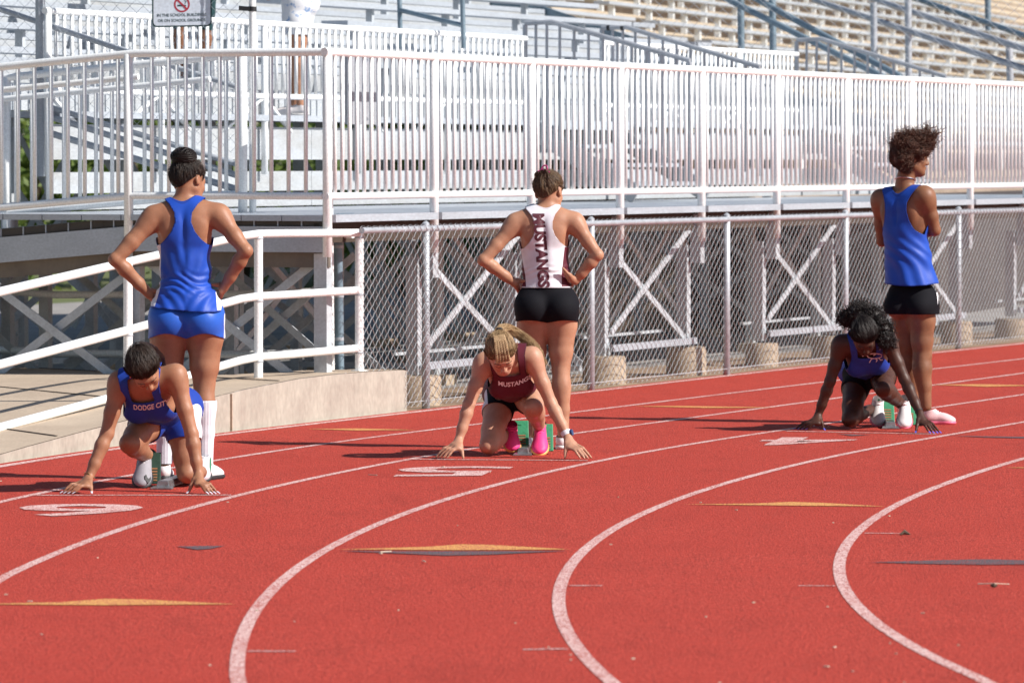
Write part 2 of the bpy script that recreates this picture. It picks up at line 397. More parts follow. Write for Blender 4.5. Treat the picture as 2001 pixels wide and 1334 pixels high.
# ---- pipe handrails on the apron
def rail_thing(name, label, lines, posts, r, rp, m, loc, cat='handrail', n=10):
    e = empty(name, (loc[0], loc[1], 0), label, cat)
    for ln in lines: MB().tube(ln, r, n).build('rail', m, e, smooth=True)
    for p, q in posts:
        MB().tube([p, q], rp, n).build('post', m, e, smooth=True)
        MB().tube([p + (0, 0, -.002), p + (0, 0, .008)], rp * 1.9, 14).build('base_flange', m, e)
        for ln in lines:
            L2 = np.array(ln); k = int(np.argmin(np.abs(L2[:, 0] - q[0]))); c = L2[k]; MB().tube([(q[0], q[1], c[2] - .034), (q[0], q[1], c[2] - .026)], rp * 1.12, n).build('weld', M['alu'], e, smooth=True)
    return e
def ramp_rail_pts(rowpx):
    return [P(x, y, Y) for x, y, Y in rowpx]
XY = [(-330, 27.6), (-120, 29.9), (0, 30.9), (250, 32.7), (470, 34.0), (505, 34.2), (560, 34.4), (702, 35.0)]
ytop = [662, 598, 570, 512, 462, 457, 456, 455]; ymid = [800, 742, 712, 645, 584, 579, 576, 567]; ylow = [930, 868, 835, 768, 704, 697, 693, 680]
lines = [[P(x, yy, Y) for (x, Y), yy in zip(XY, row)] for row in (ytop, ymid, ylow)]
fr_posts = []
for x, Y, yt, yb in ((250, 32.7, 512, 815), (505, 34.2, 457, 747), (702, 35.0, 455, 722), (-120, 29.9, 598, 905)):
    fr_posts.append((P(x, yb + 3, Y), P(x, yt, Y)))
rail_thing('ramp_handrail', 'near white pipe handrail with three rails sloping down the concrete ramp', lines, fr_posts, .0265, .029, M['white'], lines[0][4])
XB = [(-160, 39.0), (0, 37.2), (40, 36.9), (110, 36.6), (300, 36.4), (480, 36.2), (560, 35.7), (640, 35.3), (690, 35.15)]
bt = [440, 455, 460, 468, 466, 463, 461, 459, 458]; bm_ = [555, 568, 571, 576, 575, 574, 572, 569, 568]; bl = [668, 683, 685, 690, 691, 692, 690, 685, 682]
lines = [[P(x, yy, Y) for (x, Y), yy in zip(XB, row)] for row in (bt, bm_, bl)]
bp = [(P(x, yb, Y), P(x, yt, Y)) for x, Y, yt, yb in ((265, 36.4, 467, 735), (-60, 37.9, 448, 728))]
rail_thing('back_handrail', 'far white pipe handrail along the back edge of the concrete ramp', lines, bp, .0255, .027, M['white'], lines[0][4])

# ---- elevated stand: walkway deck
LEN = 21.5
deck = empty('walkway_deck', BW(9, .7, 0), 'raised metal walkway deck of the stand with pale edge channel', 'walkway')
for i in range(9):
    b0 = .03 + i * .288
    MB().hexa(bbox(-.02, LEN, b0, b0 + .281, 1.262, 1.30)).build('deck_plank', M['alu'], deck)
for k in range(12):
    a0, a1 = k * 1.83 + .035, min(LEN, (k + 1) * 1.83 - .035)
    if a1 <= a0: break
    MB().hexa(bbox(a0, a1, -.045, .026, 1.255, 1.303)).build('edge_channel', M['alu'], deck)
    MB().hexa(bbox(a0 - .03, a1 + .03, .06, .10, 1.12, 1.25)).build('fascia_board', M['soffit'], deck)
# landing and ramp beside the stand, running back and down at the left end
def ramp_h(b): return 1.30 - max(0, b - 1.37) * .083
lr = empty('access_ramp', BW(.6, 2, 0), 'pale metal access ramp running back and down at the left end of the stand', 'ramp')
bs = [0.02, 1.37, 6.5]
for (b0, b1) in ((0.02, 1.37), (1.37, 6.5)):
    h0, h1 = ramp_h(b0), ramp_h(b1)
    def prism(a0, a1, t0, t1):
        p = []
        for dz in (t0, t1):
            p += [BW(a0, b0, h0 + dz), BW(a1, b0, h0 + dz), BW(a1, b1, h1 + dz), BW(a0, b1, h1 + dz)]
        return p
    MB().hexa(prism(.06, 1.22, -.05, -.012)).build('deck_plank', M['alu'], lr)
    MB().hexa(prism(-.01, .055, -.24, -.073)).build('fascia_channel', M['alu'], lr)
    MB().hexa(prism(.06, .10, -.34, -.052)).build('fascia_board', M['ramp_fascia'], lr)
    nseg = int((b1 - b0) / .165)
    for i in range(nseg):                              # solid dark blocks paint in the shade inside open plank ends
        q0 = b0 + (b1 - b0) * i / nseg; q1 = b0 + (b1 - b0) * (i + 1) / nseg - .012
        z0 = h0 + (h1 - h0) * i / nseg; z1 = h0 + (h1 - h0) * (i + 1) / nseg
        p = []
        for dz in (-.068, -.016):
            p += [BW(.005, q0, z0 + dz), BW(.058, q0, z0 + dz), BW(.058, q1, z1 + dz), BW(.005, q1, z1 + dz)]
        MB().hexa(p).build('plank_end', M['gap_shade'], lr)
        MB().bar(BW(.0, q1 + .006, z1 - .043), BW(.058, q1 + .006, z1 - .043), .008, .056).build('plank_web', M['alu'], lr)
for b in (1.45, 3.2, 5.0):
    for a in (.06, 1.18):
        MB().bar(BW(a, b, -.02), BW(a, b, ramp_h(b) - .1), .06, .06, up=(1, 0, 0)).build('leg', M['galv_frame'], lr)

# ---- guardrails with balusters
BAL = tube_mesh(.0138, 8); BAL.name = 'baluster'
POST = tube_mesh(.031, 12); POST.name = 'rail_post'
POSTS = tube_mesh(.026, 12); POSTS.name = 'rail_post_slim'
def guardrail(name, label, a0, a1, b, hb, ht, hpost, pitch, post_step, r, group=None, braces=False, endcap=True):
    e = empty(name, BW(a0, b, 0), label, 'railing', group)
    MB().tube([BW(a0 - .05, b, ht), BW(a1, b, ht)], r, 10).build('top_rail', M['white'], e, smooth=True)
    MB().tube([BW(a0 - .03, b, hb), BW(a1, b, hb)], r * .92, 10).build('bottom_rail', M['white'], e, smooth=True)
    nposts = int((a1 - a0) / post_step + 1e-6)
    pa = [a0 + i * post_step for i in range(nposts + 1)]
    for a in pa: place_tube('post', POST if r > .025 else POSTS, BW(a, b, hpost), BW(a, b, ht), M['white'], e)
    k = int(round((a1 - a0) / pitch))
    for i in range(1, k):
        a = a0 + i * pitch
        if min(abs(a - q) for q in pa) < pitch * .4: continue
        place_tube('baluster', BAL, BW(a, b, hb), BW(a, b, ht), M['white'], e)
    if braces:
        for a in pa[:-1]:
            for s in (1, -1):
                q0 = a if s == 1 else a + post_step
                MB().bar(BW(q0, b + .01, hb - .005), BW(q0 + s * .62, b + .06, hb - .26), .03, .02).build('brace', M['white'], e)
    return e
guardrail('walkway_guardrail', 'long bright white baluster railing along the front of the walkway', 0, 20.13, 0, 1.422, 2.355, 1.03, .122, 1.83, .027)
b2 = 2.65
xa = lambda x, b: a_at(x, b)
g2 = [(xa(95, b2), xa(1027, b2), 'white baluster railing above the walkway in front of the left seats'),
      (xa(1178, b2), xa(1557, b2), 'short white baluster railing above the walkway between the two stairs')]
for a0, a1, lab in g2:
    guardrail('seating_guardrail', lab, a0, a1, b2, 2.135, 2.68, 1.55, .125, 1.83, .0235, 'railings in front of the seats', braces=True)
# railings of the access ramp
def ramp_guard(label, a, b0, b1, posts):
    e = empty('ramp_guardrail', BW(a, b0, 0), label, 'railing', 'baluster railings of the access ramp')
    top = lambda b: ramp_h(b) + 1.055; bot = lambda b: ramp_h(b) + .125
    bsx = [b0] + ([1.2, 1.37, 1.55] if b0 < 1.2 else [1.37, 1.55]) + [b1]
    MB().tube([BW(a, b, top(b)) for b in bsx], .027, 10).build('top_rail', M['white'], e, smooth=True)
    MB().tube([BW(a, b, bot(b)) for b in bsx], .025, 10).build('bottom_rail', M['white'], e, smooth=True)
    MB().tube([BW(a + (.07 if a < .5 else -.07), b, top(b) - .15) for b in [max(b0, 1.38), 1.6, b1]], .021, 10).build('grab_rail', M['white'], e, smooth=True)
    for b in posts: place_tube('post', POST, BW(a, b, ramp_h(b) - .2), BW(a, b, top(b)), M['white'], e)
    k = 1
    while b0 + k * .122 < b1:
        b = b0 + k * .122; k += 1
        if min(abs(b - q) for q in posts) < .05: continue
        place_tube('baluster', BAL, BW(a, b, bot(b)), BW(a, b, top(b)), M['white'], e)
    return e
ramp_guard('grey-white baluster railing on the near side of the access ramp', 0.0, 0.03, 5.2, (1.42, 2.95, 4.6))
ramp_guard('grey-white baluster railing on the far side of the access ramp', 1.27, 1.17, 5.2, (1.17, 2.95, 4.6))

# ---- seating of the stand
A0 = 1.57; A1 = a_at(1390, 4.54) - .12
stand = empty('bleacher_stand', BW(6, 4, 0), 'silver aluminium bleacher rows rising behind the walkway', 'bleachers')
RISE, TREAD, F0 = .205, .62, 1.995
A_l = A0 - .15
aisle = (a_at(680, 4.54) - 1.15, a_at(680, 4.54))
ends = lambda i: A1
def brd(name, a0, a1, b0, b1, h0, h1, m): return MB().hexa(bbox(a0, a1, b0, b1, h0, h1)).build(name, m, stand)
for (h0, h1) in ((1.66, 1.905), (1.425, 1.572), (1.31, 1.365)):
    q = A_l
    while q < A1 - .1:
        q1 = min(A1, q + 4.55); brd('riser_board', q, q1 - .006, 2.70, 2.735, h0, h1, M['alu_old']); q = q1
for i in range(9):
    h = F0 + RISE * i; b0 = 2.62 + TREAD * i
    brd('foot_board', A_l, ends(i), b0, b0 + .30, h - .045, h, M['alu'])
    brd('foot_board', A_l, ends(i), b0 + .31, b0 + TREAD, h - .045, h - .002, M['alu'])
    brd('riser_board', A_l, ends(i), b0 + TREAD, b0 + TREAD + .03, h + .012, h + RISE - .05, M['alu_old'])
    sb = b0 + TREAD + .06
    for (q0, q1) in ((A_l, aisle[0]), (aisle[1], ends(i) + .12)):
        hs = h + .46
        brd('seat_board', q0, q1, sb, sb + .25, hs - .045, hs, M['alu'])
        a = q0 + .35
        while a < q1 - .2:
            MB().hexa(bbox(a, a + .055, sb + .07, sb + .13, h + RISE, hs - .045)).build('seat_bracket', M['galv_frame'], stand)
            a += 1.83
for a in (A1 + .06,):                                  # sloping end beam at the far end
    MB().bar(BW(a, 2.6, F0 - .1), BW(a, 2.6 + TREAD * 9, F0 - .1 + RISE * 9), .05, .22).build('end_beam', M['blue_steel'], stand)
# central aisle rail: two posts joined by a sloping pipe
ar = empty('aisle_rail', BW(aisle[1] + .3, 2.3, 0), 'blue-grey aisle handrail standing among the bleacher rows', 'handrail')
p1, p2 = P(776, 0, 44.2), P(903, 0, 43.9)
for x, Y in ((783, 44.0), (906, 43.4)):
    MB().tube([P(x, 95, Y), P(x - 4, -60, Y)], .021, 10).build('post', M['blue_steel'], ar, smooth=True)
MB().tube([P(781, 20, 44.0), P(904, 50, 43.4)], .02, 10).build('rail', M['blue_steel'], ar, smooth=True)
# stairs from the seats down to the walkway with grey handrails
STB = tube_mesh(.012, 8); STB.name = 'stair_baluster'
def stair_rail(label, x0, y0, x1, y1, x2, y2, b0=2.75, b1=.55, group='stair handrails'):
    a = a_at(x0, b0)
    A = BW(a, b0, h_at(x0, y0, a, b0)); bmid = b_at(x1, a); B = BW(a, bmid, h_at(x1, y1, a, bmid)); be = b_at(x2, a); C = BW(a, be, h_at(x2, y2, a, be))
    e = empty('stair_handrail', BW(a, be, 1.3), label, 'handrail', group)
    MB().tube([A, B, C], .022, 10).build('top_rail', M['galv'], e, smooth=True)
    for k in range(13):
        t = k / 12; p = A + (B - A) * min(1, t * 5) if t < .2 else B + (C - B) * (t - .2) / .8
        q = p.copy(); q[2] = max(1.31, p[2] - .95)
        MB().tube([q, p - (0, 0, .01)], .021 if k in (0, 12) else .0125, 8).build('post' if k in (0, 12) else 'baluster', M['galv'], e, smooth=True)
    return a, b0, be
s1 = stair_rail('left grey handrail of the nearer stair dropping from the seats to the walkway', 1026, 46, 1077, 43, 1348, 119)
s2 = stair_rail('right grey handrail of the nearer stair with black tape bands', 1176, 55, 1225, 54, 1484, 131)
s3 = stair_rail('grey handrail of the farther stair beside the tan terrace', 1556, 79, 1603, 76, 1848, 150)
tp = empty('tape_band', P(1189, 55, 42.3), 'black tape wrapped round the end of the stair handrail', 'tape')
for x in (1189, 1216):
    a = s2[0]; bb = b_at(x, a); c = BW(a, bb, h_at(x, 55, a, bb)); MB().tube([c + BN.tolist().__add__([0]) * np.array(.012) if False else c - np.array((*BN, 0)) * .014, c + np.array((*BN, 0)) * .014], .0245, 10).build('wrap', M['tape'], tp, smooth=True)
def stair(label, a0, a1, b0, b1):
    e = empty('stair_flight', BW((a0 + a1) / 2, b1, 1.3), label, 'stairs', 'stair flights up to the seats')
    for k in range(4):
        t = k / 4; b = b1 + (b0 - b1) * t
        MB().hexa(bbox(a0 + .05, a1 - .05, b, b + (b0 - b1) / 4 + .02, 1.31 + (k + 1) * .16 - .035, 1.31 + (k + 1) * .16)).build('tread', M['alu'], e)
    for a in (a0, a1 - .04):
        MB().bar(BW(a + .02, b1, 1.36), BW(a + .02, b0, 1.92), .035, .16).build('stringer', M['alu_old'], e)
stair('metal stair flight between the two nearer grey handrails', s1[0], s2[0], 2.68, 1.75)
stair('metal stair flight beside the farther grey handrail', s3[0], s3[0] + 1.2, 2.68, 1.75)
# flat grey panel that stands behind the first balusters
pn = empty('utility_panel', BW(a_at(710, .5), .5, 1.3), 'narrow grey upright metal panel behind the walkway railing', 'panel')
aP0, aP1 = a_at(682, .35), a_at(745, .35)
MB().hexa(bbox(aP0, aP1, .35, .38, h_at(710, 243, aP0, .35), h_at(710, 108, aP0, .35))).build('plate', M['galv'], pn)
for yy in (118, 233): 
    c = P(717, yy, BW(aP1 * .5 + aP0 * .5, .35, 0)[1] - .02); MB().tube([c, c + (0, -.015, 0)], .012, 8).build('bolt', M['alu'], pn)

# ---- end guard of the stand: tall posts, sloping rails and chain link, with the sign
def chainlink(name, origin, du, L, hfun0, hfun1, parent, pw=.085, ph=.07, r=.0019, sides=3, lean=0.0, sag=0.0):
    """woven fabric: zigzag wires that hook into their neighbours"""
    mb = MB(); n = int(L / (pw / 2)) ; V = []; F = []
    du = np.array(du, float); nrm = np.array((-du[1], du[0]))
    hmin = min(hfun0(0), hfun0(L)); hmax = max(hfun1(0), hfun1(L))
    for i in range(n):
        x0 = i * pw / 2
        z0, z1 = hfun0(x0), hfun1(x0)
        k0, k1 = int(z0 / (ph / 2)), int(z1 / (ph / 2)) + 1
        pts = []
        for k in range(k0, k1 + 1):
            z = min(max(k * ph / 2, z0), z1)
            s = 1 if (k + i) % 2 == 0 else -1
            xx = x0 + s * pw / 4
            off = .003 * s
            pts.append((origin[0] + du[0] * xx + nrm[0] * off, origin[1] + du[1] * xx + nrm[1] * off, z))
        pts = np.array(pts)
        m = len(pts); base = len(V)
        a = np.array((du[0], du[1], 0)); b = np.array((nrm[0], nrm[1], 0)); c = np.array((0, 0, 1.0))
        for p in pts:
            for j in range(sides):
                t = 2 * math.pi * j / sides
                V.append(tuple(p + r * (math.cos(t) * a * 1.35 + math.sin(t) * b)))
        for q in range(m - 1):
            for j in range(sides):
                jj = (j + 1) % sides
                F.append((base + q * sides + j, base + q * sides + jj, base + (q + 1) * sides + jj, base + (q + 1) * sides + j))
    mb.v, mb.f = V, F
    o = mb.build(name, M['wire'], parent); o['kind'] = 'stuff'
    return o
ae = 1.36
eg = empty('end_guard_fence', BW(ae, 2, 0), 'tall chain link guard with sloping pipes at the left end of the stand', 'fence')
for x, yb in ((494, 420), (80, 345)):
    b = b_at(x, ae); MB().tube([BW(ae, b, h_at(x, yb, ae, b)), BW(ae, b, 4.3)], .024 if x > 200 else .034, 12).build('post', M['white'] if x > 200 else M['alu'], eg, smooth=True)
def slope_rail(x0, y0, x1, y1, r, m, a=ae + .05, name='sloping_rail'):
    b0, b1 = b_at(x0, a), b_at(x1, a)
    return MB().tube([BW(a, b0, h_at(x0, y0, a, b0)), BW(a, b1, h_at(x1, y1, a, b1))], r, 10).build(name, m, eg, smooth=True)
slope_rail(-120, -22, 262, 105, .021, M['alu'])
slope_rail(262, 105, 470, 172, .019, M['alu'])
for y0, y1, r in ((211, 323, .020), (229, 345, .022), (262, 372, .024)):
    slope_rail(60, y0 - 13, 470, y1, r, M['alu'])
fb0, fb1 = b_at(487, ae), b_at(-60, ae)
chainlink('mesh', BW(ae - .03, fb0, 0)[:2], BN, fb1 - fb0, lambda x: 1.67 + .26 * x, lambda x: 3.6, eg, pw=.10, ph=.095, r=.0017)
st = empty('tie_band', BW(ae, fb0, 2.6), 'black strap tied round the white fence post', 'strap')
c = BW(ae, b_at(494, ae), h_at(494, 18, ae, b_at(494, ae))); MB().tube([c - (0, 0, .016), c + (0, 0, .016)], .029, 12).build('band', M['tape'], st, smooth=True)
MB().bar(c + (-.09, -.02, .006), c + (-.02, -.03, 0), .012, .03).build('tail', M['tape'], st)
# sign hung on the mesh
sg_Y = BW(ae - .06, b_at(355, ae), 0)[1] - .03
S = empty('no_smoking_sign', P(355, 20, sg_Y), 'grey-blue no smoking sign hung on the chain link', 'sign')
sc = 10500 / sg_Y
def sgn(x, y, dy=0.0): return P(x, y, sg_Y + dy)
def rrect(x0, y0, x1, y1, rad, dy, tilt=-.009):
    pts = []
    for cx, cy, a0 in ((x1 - rad, y0 + rad, -90), (x1 - rad, y1 - rad, 0), (x0 + rad, y1 - rad, 90), (x0 + rad, y0 + rad, 180)):
        for k in range(5):
            t = math.radians(a0 + 22.5 * k); pts.append((cx + rad * math.cos(t), cy + rad * math.sin(t)))
    return [sgn(x, y + (x - 355) * tilt * 2, dy) for x, y in pts]
def plate(name, ring, th, m):
    n = len(ring); bk = [p + (0, th, 0) for p in ring]
    return MB().add(ring + bk, [tuple(reversed(range(n))), tuple(range(n, 2 * n))] + [(i, (i + 1) % n, n + (i + 1) % n, n + i) for i in range(n)]).build(name, m, S)
plate('border', rrect(297, -118, 414, 53, 9, 0), .004, M['ink'])
plate('face', rrect(300, -115, 411, 50, 7, -.0015), .001, M['sign_blue'])
def sign_text(txt, cx, cy, w, name='lettering'):
    V, F = font_mesh(txt, 1.0, bold=.012); lo, hi = V.min(0), V.max(0); k = w / (hi[0] - lo[0])
    pts = [sgn(cx + (v[0] - (lo[0] + hi[0]) / 2) * k, cy - (v[1] - (lo[1] + hi[1]) / 2) * k * 1.05 - (cx + v[0] * k - 355) * .02, -.003) for v in V]
    return MB().add(pts, [f[::-1] for f in F]).build(name, M['ink'], S)
sign_text('IN THE SCHOOL BUILDINGS', 355, 29.5, 96)
sign_text('OR ON SCHOOL GROUNDS', 355, 40, 93)
ring = MB(); k = 28; cx, cy = 355.5, 9; vo = []
for rr, in ((15.5,), (12.3,)):
    vo += [sgn(cx + rr * math.cos(2 * math.pi * i / k), cy + rr * math.sin(2 * math.pi * i / k), -.003) for i in range(k)]
ring.add(vo, [(i, (i + 1) % k, k + (i + 1) % k, k + i) for i in range(k)])
ring.add([sgn(cx + a_, cy + b_, -.0035) for a_, b_ in ((-10.5, -8), (-8, -10.5), (10.5, 8), (8, 10.5))], [(0, 1, 2, 3)])
ring.build('prohibition_ring', M['sign_red'], S)
cig = MB().add([sgn(cx + a_, cy + b_, -.0025) for a_, b_ in ((-9, 1), (8, 1), (8, 4), (-9, 4))], [(0, 1, 2, 3)])
cig.add([sgn(cx + a_, cy + b_, -.0025) for a_, b_ in ((5, -1), (7, -5), (4, -8), (5.5, -8.5), (8.6, -5), (6.6, -1))], [(0, 1, 2, 3, 4, 5)])
cig.build('cigarette', M['ink'], S)

# ---- steel frames and footings below the walkway
ANG = None
def angle_post(p, h0, h1, parent, name='column', w=.085, t=.012):
    p = np.array(p[:2]); u3 = np.array((*BU, 0)); n3 = np.array((*BN, 0)); o = np.array((*p, 0))
    mb = MB()
    def slab(c0, c1, d0, d1):
        mb.hexa([o + u3 * c0 + n3 * d0 + (0, 0, h0), o + u3 * c1 + n3 * d0 + (0, 0, h0), o + u3 * c1 + n3 * d1 + (0, 0, h0), o + u3 * c0 + n3 * d1 + (0, 0, h0),
                 o + u3 * c0 + n3 * d0 + (0, 0, h1), o + u3 * c1 + n3 * d0 + (0, 0, h1), o + u3 * c1 + n3 * d1 + (0, 0, h1), o + u3 * c0 + n3 * d1 + (0, 0, h1)])
    slab(-w / 2, w / 2, 0, t); slab(-w / 2, -w / 2 + t, t, w)
    return mb.build(name, M['galv_frame'], parent)
ordn = ['first', 'second', 'third', 'fourth', 'fifth', 'sixth', 'seventh', 'eighth', 'ninth', 'tenth', 'eleventh', 'twelfth', 'thirteenth', 'fourteenth', 'fifteenth', 'sixteenth', 'seventeenth', 'eighteenth']
fk = 0
for k in (1, 3, 5, 7, 9):
    a0, a1 = k * 1.83 - .01, (k + 1) * 1.83 - .01
    e = empty('braced_frame', BW((a0 + a1) / 2, .12, 0), f'{ordn[fk]} cross-braced galvanised frame from the left behind the chain link fence', 'frame', 'cross-braced frames under the walkway'); fk += 1
    for a in (a0, a1):
        angle_post(BW(a, .10, 0), .20, 1.0, e)
        MB().hexa(bbox(a - .01, a + .085, .0, .085, .86, 1.24)).build('bracket', M['galv_frame'], e)
    MB().bar(BW(a0 + .05, .09, .99), BW(a1 - .02, .09, .24), .05, .012, up=(*BN, 0)).build('diagonal_brace', M['galv_frame'], e)
    MB().bar(BW(a0 + .03, .075, .38), BW(a1 - .04, .075, 1.13), .05, .012, up=(*BN, 0)).build('diagonal_brace', M['galv_frame'], e)
    MB().hexa(bbox(a0 - .02, a1 + .03, .04, .07, .235, .285)).build('bottom_beam', M['alu'], e)
    MB().hexa(bbox(a0 + .05, a1 - .04, .30, .33, .325, .345)).build('rear_beam', M['galv_frame'], e)
for j, k in enumerate(range(1, 11)):
    a = k * 1.83 - .01
    c = BW(a, .12, 0); mb = MB(); rr = .15 + .02 * math.sin(k * 2.3); hh = .195 + .02 * math.cos(k * 1.7)
    mb.tube([(c[0], c[1], -.03), (c[0], c[1], hh - .02), (c[0], c[1], hh)], [rr * 1.03, rr, rr * .94], 18)
    e = mb.build('concrete_footing', M['footing'], smooth=True)
    tag(e, f'{ordn[j]} round concrete footing from the left behind the chain link fence', 'footing', 'concrete footings under the walkway')
# rows of frames deeper under the seats
hn = 0
for bi, b in enumerate((1.3, 3.0, 4.8)):
    for k in range(-1, 10):
        a = 1.45 + k * 1.83
        if k < 0 and b < 3: continue
        w = BW(a, b, 0)
        px = 1000.5 + FPX * w[0] / w[1]
        if px < -80 or px > 2080: continue
        e = empty('support_frame', (w[0], w[1], 0), None, 'frame', 'support frames in the shade under the seats')
        e['label'] = f'shaded grey support frame under the stand, {ordn[bi]} row behind the fence, {ordn[k + 1]} from the left'
        ht = F0 + RISE * max(0, b - 2.65) / TREAD - .12 - (.7 if b < 2.6 else 0)
        angle_post(w, -.02, ht, e, w=.07)
        up = (*BU, 0)
        MB().bar(BW(a, b, ht - .1), BW(a, b + 1.3, .25), .045, .012, up=up).build('diagonal_brace', M['galv_frame'], e)
        MB().bar(BW(a, b, .3), BW(a, b + 1.3, ht), .045, .012, up=up).build('diagonal_brace', M['galv_frame'], e)
        if k % 2 == 0 and bi == 0:
            MB().bar(BW(a, b, .35), BW(a + 1.83, b, 1.25), .05, .012, up=(*BN, 0)).build('cross_brace', M['galv_frame'], e)
            MB().bar(BW(a, b + .02, 1.25), BW(a + 1.83, b + .02, .35), .05, .012, up=(*BN, 0)).build('cross_brace', M['galv_frame'], e)
        MB().hexa(bbox(a - .1, a + .12, b - .1, b + .12, -.03, .06)).build('base_block', M['footing'], e)
# crossed braces under the access ramp, seen over the concrete apron
rb = empty('ramp_trestle', BW(.1, 2.0, 0), 'crossed grey trestle braces under the access ramp', 'frame')
for i in range(4):
    b0, b1 = .12 + i * 1.3, 1.35 + i * 1.3
    for aa in (.12,):
        MB().bar(BW(aa, b0, .12), BW(aa, b1, 1.0 - .06 * i), .055, .014, up=(*BU, 0)).build('diagonal_brace', M['galv_frame'], rb)
        MB().bar(BW(aa + .03, b0, 1.02 - .06 * i), BW(aa + .03, b1, .1), .055, .014, up=(*BU, 0)).build('diagonal_brace', M['galv_frame'], rb)
    angle_post(BW(.12, b1 + .03, 0), -.02, 1.08 - .07 * i, rb, w=.08)
angle_post(BW(.1, .03, 0), -.02, 1.05, rb, w=.09)
for nm, aa, sh_, lab in ((2, 1.25, .35, 'second row of crossed grey braces under the access ramp'), (3, 2.9, .8, 'third row of crossed grey braces behind the access ramp'), (4, 5.2, .2, 'farthest row of crossed grey braces seen under the left end of the stand')):
    rb2 = empty('ramp_trestle', BW(aa, 2.2, 0), lab, 'frame')
    for i in range(5):
        b0, b1 = sh_ + i * 1.15, sh_ + 1.08 + i * 1.15
        MB().bar(BW(aa, b0, .15), BW(aa, b1, 1.02), .05, .012, up=(*BU, 0)).build('diagonal_brace', M['galv_frame'], rb2)
        MB().bar(BW(aa + .03, b0, 1.02), BW(aa + .03, b1, .15), .05, .012, up=(*BU, 0)).build('diagonal_brace', M['galv_frame'], rb2)
        angle_post(BW(aa, b1 + .03, 0), -.02, 1.12, rb2, w=.07)
    MB().bar(BW(aa, sh_, .12), BW(aa, sh_ + 5.7, .12), .05, .04, up=(0, 0, 1)).build('sill_beam', M['galv_frame'], rb2)

# ---- low chain link fence along the track
FB = -.13
fence = empty('chain_link_fence', BW(6, FB, 0), 'low grey chain link fence along the outside of the track', 'fence')
fp = [G(707, 811.5), G(832, 797), G(1155, 762), G(1420, 733), G(1652, 706.5), G(1873, 681)]
d_ = (fp[-1] - fp[1]); d_ /= np.linalg.norm(d_)
fp += [fp[-1] + d_ * 3.05, fp[-1] + d_ * 6.1]
FH = 1.20
GP = tube_mesh(.027, 12); GP.name = 'fence_post'
MB().tube([p + np.array((0, 0, FH)) for p in fp], .021, 10).build('top_rail', M['galv'], fence, smooth=True)
MB().tube([p + np.array((0, 0, .05)) for p in fp], .0025, 5).build('tension_wire', M['wire'], fence)
for p in fp[1:]:
    place_tube('post', GP, p + np.array((.0, .03, -.03)), p + np.array((0, .03, FH + .01)), M['galv'], fence)
    MB().tube([p + np.array((0, .03, FH + .0)), p + np.array((0, .03, FH + .035)), p + np.array((0, .03, FH + .05))], [.03, .026, .008], 10).build('post_cap', M['galv'], fence, smooth=True)
L_ = np.linalg.norm(fp[-1] - fp[0])
Lc = 0
for i in range(len(fp) - 1):
    q = fp[i + 1] - fp[i]; l = np.linalg.norm(q); q = q / l
    if i == 0: continue
chainlink('mesh', fp[0][:2] + np.array((0, -.022)), d_[:2], L_, lambda x: .28 if x < np.linalg.norm(fp[1] - fp[0]) * .66 else .02, lambda x: FH + .03, fence, pw=.10, ph=.074, r=.0025)
# heavy grey gate post between the apron and the fence
gp = empty('gate_post', G(662, 742, .25), 'thick grey steel gate post at the end of the walkway', 'post')
gY = 35.6
MB().tube([P(664, 728, gY), P(660, 418, gY)], .030, 14).build('shaft', M['blue_steel'], gp, smooth=True)
for yy in (482, 566, 578, 662): MB().tube([P(662, yy - 3, gY), P(662, yy + 3, gY)], .035, 14).build('collar', M['galv'], gp, smooth=True)
MB().tube([P(660, 425, gY), P(690, 424, gY + .4)], .028, 10).build('elbow', M['blue_steel'], gp, smooth=True)
lat = empty('corner_column', G(645, 742, .25), 'slim white column under the corner of the walkway', 'column')
MB().tube([P(647, 728, 35.3), P(644, 380, 35.0)], .024, 10).build('shaft', M['white'], lat, smooth=True)

# ---- shrubs and trees behind, glimpsed through the frames
def leaf_cloud(name, c, rad, n, size, m, parent, squash=1.0):
    u = rng.normal(size=(n, 3)); u /= np.linalg.norm(u, axis=1)[:, None]
    lob = 1 + .28 * np.sin(u[:, 0] * 5 + c[0]) * np.cos(u[:, 1] * 4) + .18 * np.sin(u[:, 2] * 7 + c[1])
    rr = rng.random(n) ** .45 * lob
    p = np.array(c) + u * rr[:, None] * np.array((rad, rad, rad * squash))
    a = rng.normal(size=(n, 3)); a /= np.linalg.norm(a, axis=1)[:, None]
    b = np.cross(a, u + rng.normal(size=(n, 3)) * .4); b /= np.linalg.norm(b, axis=1)[:, None]
    s = size * (.6 + .8 * rng.random((n, 1)))
    V = np.stack([p - a * s, p - b * s * .5, p + a * s, p + b * s * .5], 1).reshape(-1, 3)
    F = np.arange(n * 4).reshape(n, 4)
    me = bpy.data.meshes.new(name); me.from_pydata(V.tolist(), [], F.tolist()); me.update()
    return link(name, me, m, parent)
def shrub(x, Y, rad, hgt, m, label, trunk_h=.5, n=1700):
    w = P(x, 500, Y); base = (w[0], w[1], 0)
    e = empty('shrub', base, label, 'shrub', 'shrubs behind the stand')
    t = MB(); 
    for k in range(4):
        a = k * 1.6 + x; t.tube([(base[0], base[1], -.05), (base[0] + .1 * math.cos(a), base[1] + .1 * math.sin(a), trunk_h), (base[0] + .4 * rad * math.cos(a), base[1] + .4 * rad * math.sin(a), hgt * .8)], [.05, .04, .015], 6)
    t.build('stem', M['bark'], e)
    leaf_cloud('foliage', (base[0], base[1], hgt * .55), rad, n, .075, m, e, squash=hgt * .5 / rad)
